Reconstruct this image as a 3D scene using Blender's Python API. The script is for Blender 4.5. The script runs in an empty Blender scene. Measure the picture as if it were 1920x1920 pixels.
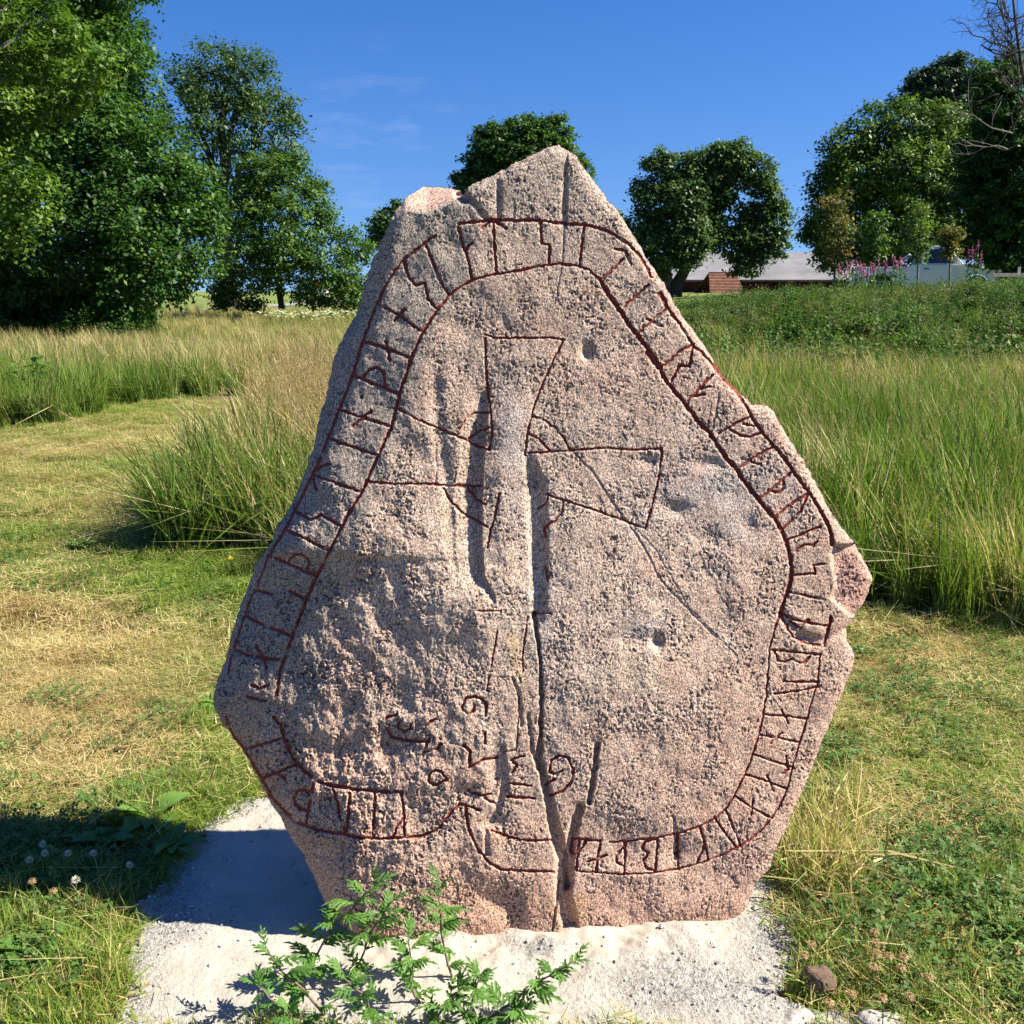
import bpy, math, random
import numpy as np
from math import radians as R, sin, cos, tan, pi

# ------------------------------------------------------------------ camera
PITCH = R(12.17); FPX = 1925.0; CAMZ = 1.6
scene = bpy.context.scene
cam_d = bpy.data.cameras.new('camera'); cam = bpy.data.objects.new('camera', cam_d)
scene.collection.objects.link(cam)
cam.location = (0, 0, CAMZ); cam.rotation_euler = (pi/2 - PITCH, 0, 0)
cam_d.sensor_width = 36; cam_d.sensor_fit = 'HORIZONTAL'; cam_d.lens = 36*FPX/1920
cam_d.clip_start = 0.05; cam_d.clip_end = 3000
scene.camera = cam

# ------------------------------------------------------------------ light
SUN_EL, SUN_AZ = R(44), R(5)      # azimuth: from due right (+x) towards the viewer
SUN = np.array([cos(SUN_EL)*cos(SUN_AZ), -cos(SUN_EL)*sin(SUN_AZ), sin(SUN_EL)])
w = bpy.data.worlds.new('World'); scene.world = w; w.use_nodes = True
nt = w.node_tree; nt.nodes.clear()
wo = nt.nodes.new('ShaderNodeOutputWorld'); bg = nt.nodes.new('ShaderNodeBackground')
sky = nt.nodes.new('ShaderNodeTexSky'); sky.sky_type = 'NISHITA'; sky.sun_disc = False
sky.sun_elevation = SUN_EL; sky.sun_rotation = R(90) + SUN_AZ
sky.air_density = 1.0; sky.dust_density = 0.25; sky.ozone_density = 2.2; sky.altitude = 50
hs = nt.nodes.new('ShaderNodeHueSaturation'); hs.inputs['Saturation'].default_value = 1.40; hs.inputs['Value'].default_value = 1.16; hs.inputs['Hue'].default_value = 0.516
nt.links.new(sky.outputs[0], hs.inputs['Color'])
# the horizon band of the clear northern sky stays blue: look the sky up a little higher than the view
tcs = nt.nodes.new('ShaderNodeTexCoord'); vm = nt.nodes.new('ShaderNodeVectorMath'); vm.operation = 'MULTIPLY_ADD'
vm.inputs[1].default_value = (1, 1, .9); vm.inputs[2].default_value = (0, 0, .13)
vn = nt.nodes.new('ShaderNodeVectorMath'); vn.operation = 'NORMALIZE'
nt.links.new(tcs.outputs['Generated'], vm.inputs[0]); nt.links.new(vm.outputs[0], vn.inputs[0]); nt.links.new(vn.outputs[0], sky.inputs[0])
# thin wisps of cirrus, fixed in the sky
tc = nt.nodes.new('ShaderNodeTexCoord')
mp = nt.nodes.new('ShaderNodeMapping'); mp.inputs['Scale'].default_value = (5, 5, 22); mp.inputs['Rotation'].default_value = (0, R(-4), 0)
nt.links.new(tc.outputs['Generated'], mp.inputs[0])
cn = nt.nodes.new('ShaderNodeTexNoise'); cn.inputs['Scale'].default_value = 2.6; cn.inputs['Detail'].default_value = 6; cn.inputs['Roughness'].default_value = .62
nt.links.new(mp.outputs[0], cn.inputs['Vector'])
cr = nt.nodes.new('ShaderNodeMapRange'); cr.inputs[1].default_value = .50; cr.inputs[2].default_value = .85; cr.inputs[4].default_value = .15
nt.links.new(cn.outputs[0], cr.inputs[0])
sep = nt.nodes.new('ShaderNodeSeparateXYZ'); nt.links.new(tc.outputs['Generated'], sep.inputs[0])
vd = nt.nodes.new('ShaderNodeVectorMath'); vd.operation = 'DISTANCE'; vd.inputs[1].default_value = (-.115, .98, .125)
nt.links.new(tc.outputs['Generated'], vd.inputs[0])
b1 = nt.nodes.new('ShaderNodeMapRange'); b1.inputs[1].default_value = .11; b1.inputs[2].default_value = .03
nt.links.new(vd.outputs['Value'], b1.inputs[0])
mu = nt.nodes.new('ShaderNodeMath'); mu.operation = 'MULTIPLY'; nt.links.new(cr.outputs[0], mu.inputs[0]); nt.links.new(b1.outputs[0], mu.inputs[1])
cm = nt.nodes.new('ShaderNodeMixRGB'); cm.inputs[2].default_value = (7, 7.6, 8.6, 1)
nt.links.new(mu.outputs[0], cm.inputs[0]); nt.links.new(hs.outputs[0], cm.inputs[1])
nt.links.new(cm.outputs[0], bg.inputs[0]); bg.inputs[1].default_value = 0.055
nt.links.new(bg.outputs[0], wo.inputs[0])
sl = bpy.data.lights.new('sun', 'SUN'); so = bpy.data.objects.new('sun', sl); scene.collection.objects.link(so)
sl.energy = 5.0; sl.angle = R(0.53); sl.color = (1.0, 0.94, 0.80)
so.rotation_euler = (pi/2 - SUN_EL, 0, R(90) - SUN_AZ); so.location = (20, -8, 25)
scene.view_settings.view_transform = 'Standard'; scene.view_settings.look = 'None'
scene.view_settings.exposure = 1.42; scene.view_settings.gamma = 1; scene.view_settings.use_curve_mapping = False
scene.cycles.max_bounces = 6; scene.cycles.transparent_max_bounces = 8
scene.render.film_transparent = False

# ------------------------------------------------------------------ helpers
rng = np.random.default_rng(7)
FWD = np.array([0, cos(PITCH), -sin(PITCH)]); UP = np.array([0, sin(PITCH), cos(PITCH)]); RT = np.array([1., 0, 0])
CAM = np.array([0, 0, CAMZ])
def ray(px, py):
    px = np.asarray(px, float); py = np.asarray(py, float)
    return FWD + (px[..., None]-960)/FPX*RT + (960-py[..., None])/FPX*UP
def gp(px, py, z=0.):                     # where the line of sight through a photo point meets height z
    d = ray(px, py); return CAM + d*((z-CAMZ)/d[..., 2])[..., None]
def dp(px, py, Y):                        # the same at distance Y
    d = ray(px, py); return CAM + d*(Y/d[..., 1])[..., None]
def to_px(P):
    q = np.asarray(P)-CAM; z = q@FWD
    return 960+FPX*(q@RT)/z, 960-FPX*(q@UP)/z
def sstep(a, b, x):
    t = np.clip((np.asarray(x, float)-a)/(b-a), 0, 1); return t*t*(3-2*t)
_pr = np.random.default_rng(11)
_perm = _pr.permutation(512); _ga = _pr.uniform(0, 2*pi, 512); _gx = np.cos(_ga); _gy = np.sin(_ga)
def pn(x, y, seed=0):                     # 2-D gradient noise, about -1..1
    x = np.asarray(x, float)+seed*17.31; y = np.asarray(y, float)+seed*9.77
    xi = np.floor(x).astype(int); yi = np.floor(y).astype(int); xf = x-xi; yf = y-yi
    u = xf**3*(xf*(6*xf-15)+10); v = yf**3*(yf*(6*yf-15)+10)
    def g(i, j):
        h = _perm[(_perm[(xi+i) & 511]+yi+j) & 511]
        return _gx[h]*(xf-i)+_gy[h]*(yf-j)
    a = g(0, 0)*(1-u)+g(1, 0)*u; b = g(0, 1)*(1-u)+g(1, 1)*u
    return (a*(1-v)+b*v)*1.5
def fbm(x, y, o=4, seed=0, r=.5):
    s = 0; a = 1; n = 0
    for k in range(o):
        s = s+a*pn(x*2**k, y*2**k, seed+k*3); n += a; a *= r
    return s/n
def inpoly(x, y, poly):
    poly = np.asarray(poly); c = np.zeros(np.shape(x), bool); j = len(poly)-1
    for i in range(len(poly)):
        xi, yi = poly[i]; xj, yj = poly[j]
        with np.errstate(divide='ignore', invalid='ignore'):
            c ^= ((yi > y) != (yj > y)) & (x < (xj-xi)*(y-yi)/(yj-yi+1e-12)+xi)
        j = i
    return c
def seg_dist(x, y, pts):
    """distance to a polyline"""
    d = np.full(np.shape(x), 1e9)
    for (ax, ay), (bx, by) in zip(pts[:-1], pts[1:]):
        vx, vy = bx-ax, by-ay; L = vx*vx+vy*vy+1e-9
        t = np.clip(((x-ax)*vx+(y-ay)*vy)/L, 0, 1)
        d = np.minimum(d, np.hypot(x-ax-t*vx, y-ay-t*vy))
    return d

def mesh(name, V, faces, mat=None, parent=None, smooth=False, attrs=None, link=True, colors=None):
    """faces: one array (n,k) or a list of such arrays"""
    if isinstance(faces, np.ndarray): faces = [faces]
    faces = [np.asarray(f, int) for f in faces if len(f)]
    me = bpy.data.meshes.new(name); V = np.asarray(V, float)
    me.vertices.add(len(V)); me.vertices.foreach_set('co', V.ravel())
    nl = sum(f.size for f in faces); npoly = sum(len(f) for f in faces)
    me.loops.add(nl); me.loops.foreach_set('vertex_index', np.concatenate([f.ravel() for f in faces]))
    tot = np.concatenate([np.full(len(f), f.shape[1]) for f in faces])
    me.polygons.add(npoly); me.polygons.foreach_set('loop_start', np.concatenate([[0], np.cumsum(tot)[:-1]]))
    me.polygons.foreach_set('loop_total', tot)
    me.polygons.foreach_set('use_smooth', np.full(npoly, bool(smooth)))
    for k, a in (attrs or {}).items():
        at = me.attributes.new(k, 'FLOAT', 'POINT'); at.data.foreach_set('value', np.asarray(a, np.float32))
    for k, a in (colors or {}).items():
        at = me.attributes.new(k, 'FLOAT_COLOR', 'POINT')
        a = np.asarray(a, np.float32); a = np.concatenate([a, np.ones((len(a), 1), np.float32)], 1); at.data.foreach_set('color', a.ravel())
    me.update(calc_edges=True); me.validate()
    if mat: me.materials.append(mat)
    o = bpy.data.objects.new(name, me)
    if link: scene.collection.objects.link(o)
    if parent: o.parent = parent
    return o
def inst(o, name=None, parent=None, M=None):
    c = bpy.data.objects.new(name or o.name.split('.')[0], o.data); scene.collection.objects.link(c)
    if parent: c.parent = parent
    if M is not None: c.matrix_local = M
    return c
def empty(name, loc, label, cat, group=None, rz=0):
    o = bpy.data.objects.new(name, None); scene.collection.objects.link(o)
    o.location = loc; o.rotation_euler = (0, 0, rz); o.empty_display_size = .1
    o['label'] = label; o['category'] = cat
    if group: o['group'] = group
    return o
def tag(o, label=None, cat=None, group=None, kind=None):
    for k, v in (('label', label), ('category', cat), ('group', group), ('kind', kind)):
        if v: o[k] = v
    return o
class MB:
    """collects simple solids into one mesh"""
    def __init__(s): s.V = []; s.F4 = []; s.F3 = []; s.n = 0
    def add(s, V, F4=(), F3=()):
        V = np.asarray(V, float).reshape(-1, 3); s.V.append(V)
        if len(F4): s.F4.append(np.asarray(F4)+s.n)
        if len(F3): s.F3.append(np.asarray(F3)+s.n)
        s.n += len(V)
    def box(s, c, d, rz=0, taper=1.):
        x, y, z = [k/2 for k in d]; V = []
        for dz in (-z, z):
            t = 1 if dz < 0 else taper
            for a, b in ((-x, -y), (x, -y), (x, y), (-x, y)): V.append((a*t, b*t, dz))
        V = np.array(V); ca, sa = cos(rz), sin(rz)
        V = np.stack([V[:, 0]*ca-V[:, 1]*sa, V[:, 0]*sa+V[:, 1]*ca, V[:, 2]], 1)+np.array(c)
        s.add(V, [(3, 2, 1, 0), (4, 5, 6, 7), (0, 1, 5, 4), (1, 2, 6, 5), (2, 3, 7, 6), (3, 0, 4, 7)])
    def tube(s, pts, rad, n=6, cap=True):
        pts = np.asarray(pts, float); m = len(pts); rad = np.broadcast_to(rad, (m,))
        T = np.gradient(pts, axis=0); T /= np.linalg.norm(T, axis=1)[:, None]+1e-9
        ref = np.array([0, 0, 1.]) if abs(T[:, 2]).mean() < .8 else np.array([1., 0, 0])
        A = np.cross(T, ref); A /= np.linalg.norm(A, axis=1)[:, None]+1e-9; B = np.cross(T, A)
        an = np.arange(n)*2*pi/n
        V = pts[:, None]+rad[:, None, None]*(np.cos(an)[None, :, None]*A[:, None]+np.sin(an)[None, :, None]*B[:, None])
        F = [(i*n+k, i*n+(k+1) % n, (i+1)*n+(k+1) % n, (i+1)*n+k) for i in range(m-1) for k in range(n)]
        s.add(V.reshape(-1, 3), F)
        if cap and rad[-1] > 1e-3:
            b = s.n; s.add([pts[0], pts[-1]])
            s.F3.append(np.array([(b, b-m*n+(k+1) % n, b-m*n+k) for k in range(n)]+[(b+1, b-n+k, b-n+(k+1) % n) for k in range(n)]))
    def build(s, name, mat, parent=None, smooth=False, **kw):
        fs = []
        if s.F4: fs.append(np.concatenate(s.F4))
        if s.F3: fs.append(np.concatenate(s.F3))
        return mesh(name, np.concatenate(s.V), fs, mat, parent, smooth, **kw)

# ------------------------------------------------------------------ materials
def newmat(name):
    m = bpy.data.materials.new(name); m.use_nodes = True; t = m.node_tree
    b = t.nodes['Principled BSDF']; b.inputs['Specular IOR Level'].default_value = .3
    return m, t, b
def node(t, kind, **inp):
    n = t.nodes.new(kind)
    for k, v in inp.items():
        key = k.replace('_', ' ')
        if key in n.inputs: n.inputs[key].default_value = v
        else: setattr(n, k, v)
    return n
def noise(t, scale, detail=3, rough=.5, vec=None, stretch=None):
    n = node(t, 'ShaderNodeTexNoise', Scale=scale, Detail=detail, Roughness=rough)
    if vec is not None:
        if stretch:
            mp = t.nodes.new('ShaderNodeMapping'); mp.inputs['Scale'].default_value = stretch
            t.links.new(vec, mp.inputs[0]); vec = mp.outputs[0]
        t.links.new(vec, n.inputs['Vector'])
    return n.outputs[0]
def ramp(t, src, stops, interp='LINEAR'):
    r = t.nodes.new('ShaderNodeValToRGB'); e = r.color_ramp.elements; r.color_ramp.interpolation = interp
    while len(e) < len(stops): e.new(.5)
    for k, (p, c) in enumerate(stops):
        e[k].position = p; e[k].color = (*c, 1) if not np.isscalar(c) else (c, c, c, 1)
    t.links.new(src, r.inputs[0]); return r.outputs[0]
def mix(t, f, a, b, mode='MIX'):
    n = t.nodes.new('ShaderNodeMixRGB'); n.blend_type = mode
    for i, v in enumerate((f, a, b)):
        if isinstance(v, bpy.types.NodeSocket): t.links.new(v, n.inputs[i])
        elif np.isscalar(v): n.inputs[i].default_value = v if i == 0 else (v, v, v, 1)
        else: n.inputs[i].default_value = (*v, 1)
    return n.outputs[0]
def math_(t, op, a, b=0.):
    n = t.nodes.new('ShaderNodeMath'); n.operation = op
    for i, v in enumerate((a, b)):
        if isinstance(v, bpy.types.NodeSocket): t.links.new(v, n.inputs[i])
        else: n.inputs[i].default_value = v
    return n.outputs[0]
def attr(t, name, typ='GEOMETRY', out='Fac'):
    n = t.nodes.new('ShaderNodeAttribute'); n.attribute_name = name; n.attribute_type = typ
    return n.outputs[out]
def bump(t, b, h, dist, strength=1.):
    n = node(t, 'ShaderNodeBump', Strength=strength, Distance=dist); t.links.new(h, n.inputs['Height'])
    t.links.new(n.outputs[0], b.inputs['Normal'])
def worldpos(t): return t.nodes.new('ShaderNodeNewGeometry').outputs['Position']
def objpos(t): return t.nodes.new('ShaderNodeTexCoord').outputs['Object']
def simple(name, col, rough=.6, spec=.3, metal=0., var=0., vs=20., bmp=0.):
    m, t, b = newmat(name); b.inputs['Roughness'].default_value = rough; b.inputs['Specular IOR Level'].default_value = spec
    b.inputs['Metallic'].default_value = metal
    n = noise(t, vs, 4, .6, objpos(t))
    c = ramp(t, n, [(.3, tuple(k*(1-var) for k in col)), (.7, tuple(min(1, k*(1+var)) for k in col))])
    t.links.new(c, b.inputs['Base Color'])
    if bmp: bump(t, b, n, bmp)
    return m
def leafmat(name, dark, mid, light, trans=.35, rough=.5, spec=.25, backhue=None):
    """leaves: colour from the per-leaf attribute rnd; some light passes through"""
    m, t, b = newmat(name); b.inputs['Roughness'].default_value = rough; b.inputs['Specular IOR Level'].default_value = spec
    c = ramp(t, attr(t, 'rnd'), [(0., dark), (.5, mid), (1., light)])
    t.links.new(c, b.inputs['Base Color'])
    tr = t.nodes.new('ShaderNodeBsdfTranslucent')
    tcx = mix(t, 1., c, (1.25, 1.35, .55), 'MULTIPLY'); t.links.new(tcx, tr.inputs[0])
    mx = t.nodes.new('ShaderNodeMixShader'); mx.inputs[0].default_value = trans
    t.links.new(b.outputs[0], mx.inputs[1]); t.links.new(tr.outputs[0], mx.inputs[2])
    t.links.new(mx.outputs[0], t.nodes['Material Output'].inputs[0]); return m
def bark(name, col):
    m, t, b = newmat(name); b.inputs['Roughness'].default_value = .9
    n = noise(t, 6, 6, .7, objpos(t), (3, 3, .5))
    t.links.new(ramp(t, n, [(.3, tuple(k*.5 for k in col)), (.7, tuple(k*1.3 for k in col))]), b.inputs['Base Color'])
    bump(t, b, n, .03); return m

# ------------------------------------------------------------------ terrain height
def gz(x, y):
    x = np.asarray(x, float); y = np.asarray(y, float)
    left = .02*np.clip(y-26, 0, 52)
    bank = np.interp(x, [0, 3.8, 6.2, 11, 20], [.6, 1.0, 1.3, 1.48, 1.55])*sstep(16.5, 22.5, y+.25*np.sin(x*1.3))
    k = sstep(-1, 3, x)
    return left*(1-k)+bank*k+.02*fbm(x*.5, y*.5, 2, 5)*sstep(4, 9, y)

# ------------------------------------------------------------------ the rune stone
LEAN = R(6.5); YAW = R(7); SY = 2.30                                     # the face leans back and meets the ground at y = SY
SN = np.array([sin(YAW)*cos(LEAN), -cos(YAW)*cos(LEAN), sin(LEAN)]); SU = np.array([cos(YAW), sin(YAW), 0]); SV = np.cross(SN, SU)*-1; SV = SV if SV[2] > 0 else -SV; SO = np.array([0, SY, 0])
OUTLINE = [(1048,270),(1062,281),(1078,290),(1090,310),(1112,335),(1140,375),(1165,405),(1190,445),(1215,490),(1245,530),(1262,565),
 (1285,600),(1330,660),(1355,705),(1385,735),(1410,758),(1440,762),(1452,775),(1475,815),(1505,860),(1530,905),(1550,945),(1575,985),
 (1600,1015),(1618,1045),(1636,1083),(1630,1105),(1617,1135),(1604,1152),(1598,1165),(1586,1178),(1587,1196),(1603,1228),(1600,1250),
 (1583,1290),(1560,1345),(1530,1420),(1510,1470),(1490,1515),(1470,1560),(1450,1600),(1445,1625),(1415,1660),(1402,1700),(1380,1726),
 (1360,1775),(1300,1800),(1180,1810),(1050,1820),(940,1822),(800,1815),(700,1800),(655,1775),(635,1738),(610,1695),(590,1650),(570,1605),
 (545,1570),(525,1530),(505,1500),(485,1460),(460,1415),(440,1385),(420,1360),(405,1335),(400,1305),(408,1275),(420,1245),(432,1205),
 (440,1170),(452,1130),(465,1105),(472,1080),(485,1050),(505,1025),(520,985),(545,950),(560,915),(575,875),(590,835),(598,790),
 (605,765),(615,730),(622,690),(632,655),(655,610),(672,580),(680,545),(695,500),(712,460),(725,430),(740,400),(752,385),(770,365),
 (790,352),(815,349),(845,352),(861,358),(866,367),(872,366),(870,356),(878,349),(900,340),(930,325),(960,309),(1000,290),(1030,275)]
CROPS = dict(A=(640,240,2.909), B=(460,640,4.174), C=(860,560,3.556), D=(1180,560,3.84), E=(390,1040,4.174), F=(440,1280,3.692),
             G=(820,1100,3.429), H=(1000,1060,2.743), R=(1420,740,3.765), P=(0,0,1))
def S(k, *pts):
    ox, oy, s = CROPS[k]; return [(ox+x/s, oy+y/s) for x, y in pts]
BAND = [   # the lines of the rune band, (half width in px, polyline)
 (3.4, S('A',(640,525),(730,512),(825,502),(950,505),(1080,505),(1150,515),(1250,525),(1340,530),(1430,555),(1500,590),(1560,630),(1620,690),(1665,760),(1690,815))),
 (3.6, S('A',(1740,900),(1790,1000),(1850,1080),(1915,1185))+S('D',(520,390),(600,480),(680,590),(760,660),(840,780),(900,890),(960,970),(1050,1070),(1130,1170))),
 (4.2, S('D',(1130,1170),(1190,1260),(1270,1370))+S('R',(370,700),(430,800),(490,900),(520,990),(525,1060))),
 (3.8, S('R',(520,1570),(500,1650),(470,1770))),
 (2.3, S('H',(1475,455),(1462,600),(1430,700),(1405,800),(1375,890),(1355,960),(1330,1040),(1310,1140),(1270,1230),(1225,1300),(1170,1365),(1100,1420),(1050,1452),(960,1495),(880,1525),(750,1560),(600,1585),(450,1590),(330,1580),(225,1573))),
 (3.2, S('G',(180,1400),(185,1480),(210,1580),(260,1690),(330,1775),(410,1820),(560,1828),(750,1836))),
 (3.0, S('G',(350,1570),(430,1600),(520,1625),(620,1635),(730,1630))),
 (3.2, S('A',(510,585),(440,640),(350,710),(290,780),(240,860),(195,960),(150,1070),(110,1180))+S('B',(910,20),(880,130),(835,280),(790,400),(730,540),(690,660),(640,770),(600,890),(520,1050),(460,1180),(390,1320),(320,1460),(240,1590),(180,1680))),
 (2.6, S('B',(180,1680),(140,1790),(90,1920))+S('E',(360,290),(330,360),(295,450),(240,620),(200,740),(175,830),(155,930))),
 (3.2, S('E',(140,1270),(160,1360),(210,1440),(290,1530),(350,1640),(420,1760),(480,1860))+S('F',(240,780),(330,880),(420,960),(500,995),(620,1030),(760,1050),(860,1075),(1000,1080),(1180,1073),(1300,1060),(1390,1025),(1450,960),(1510,880),(1560,840),(1620,855),(1695,885))),
 (3.0, S('A',(525,990),(590,910),(660,860),(740,820),(860,795),(960,780),(1080,755),(1190,742),(1290,752),(1360,780),(1410,830))),
 (4.6, S('A',(1410,830),(1450,900),(1500,970),(1560,1060),(1620,1140),(1680,1220),(1740,1305))+S('D',(130,390),(200,480),(250,570),(300,640),(370,720),(430,800),(500,890),(580,970),(640,1070),(700,1150),(770,1230),(820,1310),(900,1410),(960,1490),(1040,1580))+S('R',(130,890),(175,970),(205,1050),(225,1130),(240,1220),(235,1310),(200,1420),(160,1540))),
 (2.4, S('R',(160,1540),(120,1660),(85,1790))+S('H',(1205,560),(1195,680),(1175,800),(1150,900),(1115,1010),(1075,1100),(1030,1190),(990,1250),(940,1300),(850,1345),(740,1380),(640,1400),(520,1415),(390,1425))),
 (2.8, S('H',(335,1417),(200,1405))),
 (3.4, S('A',(525,990),(450,1100),(405,1200),(370,1270))+S('B',(1300,130),(1210,400),(1150,650),(1040,890),(920,1160),(790,1380),(660,1640),(550,1850))+S('E',(850,160),(770,350),(700,530),(640,690),(590,830),(560,930),(535,1100))),
 (3.4, S('E',(510,1270),(565,1330),(590,1430),(660,1590),(760,1700),(870,1780),(980,1810),(1130,1835),(1310,1850),(1520,1860))),
]
CROSS = [
 S('C',(165,235),(230,260),(400,262),(620,262),(700,275)), S('C',(175,260),(180,420),(190,590),(210,720),(225,870),(205,1010)),
 S('C',(700,275),(620,430),(550,590),(500,720),(460,880),(440,1045)), S('C',(0,870),(50,800),(110,760),(215,762)), S('C',(60,935),(150,880),(220,855)),
 S('C',(495,785),(570,810),(640,860),(700,930),(740,1010)), S('C',(465,900),(540,940),(600,1010)),
 S('C',(465,1030),(720,1015),(980,995),(1180,1008),(1350,1000),(1355,1040),(1330,1200),(1290,1370),(1245,1530)), S('C',(590,1305),(700,1345),(860,1395),(1060,1465),(1245,1535)),
 S('C',(600,1310),(580,1370),(530,1400)), S('C',(695,1350),(690,1420),(640,1480),(570,1530),(575,1590)), S('C',(270,1300),(250,1420),(210,1550),(190,1665)),
 S('B',(1200,530),(1340,610),(1560,700),(1760,790))+S('C',(100,975),(205,1010)), S('B',(970,1100),(1140,1115),(1400,1115),(1600,1130),(1850,1135)),
 S('B',(1550,1150),(1590,1230),(1690,1340),(1890,1450)), S('B',(1740,1150),(1790,1220),(1880,1280)),
 S('G',(265,155),(410,160)), S('G',(600,170),(735,175)), S('G',(385,285),(360,430),(330,580),(318,670)), S('G',(582,195),(560,330),(548,440),(550,550)),
 S('G',(522,710),(520,840),(512,960),(508,1050),(430,1060)), S('C',(580,1780),(590,1880)),
]
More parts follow.
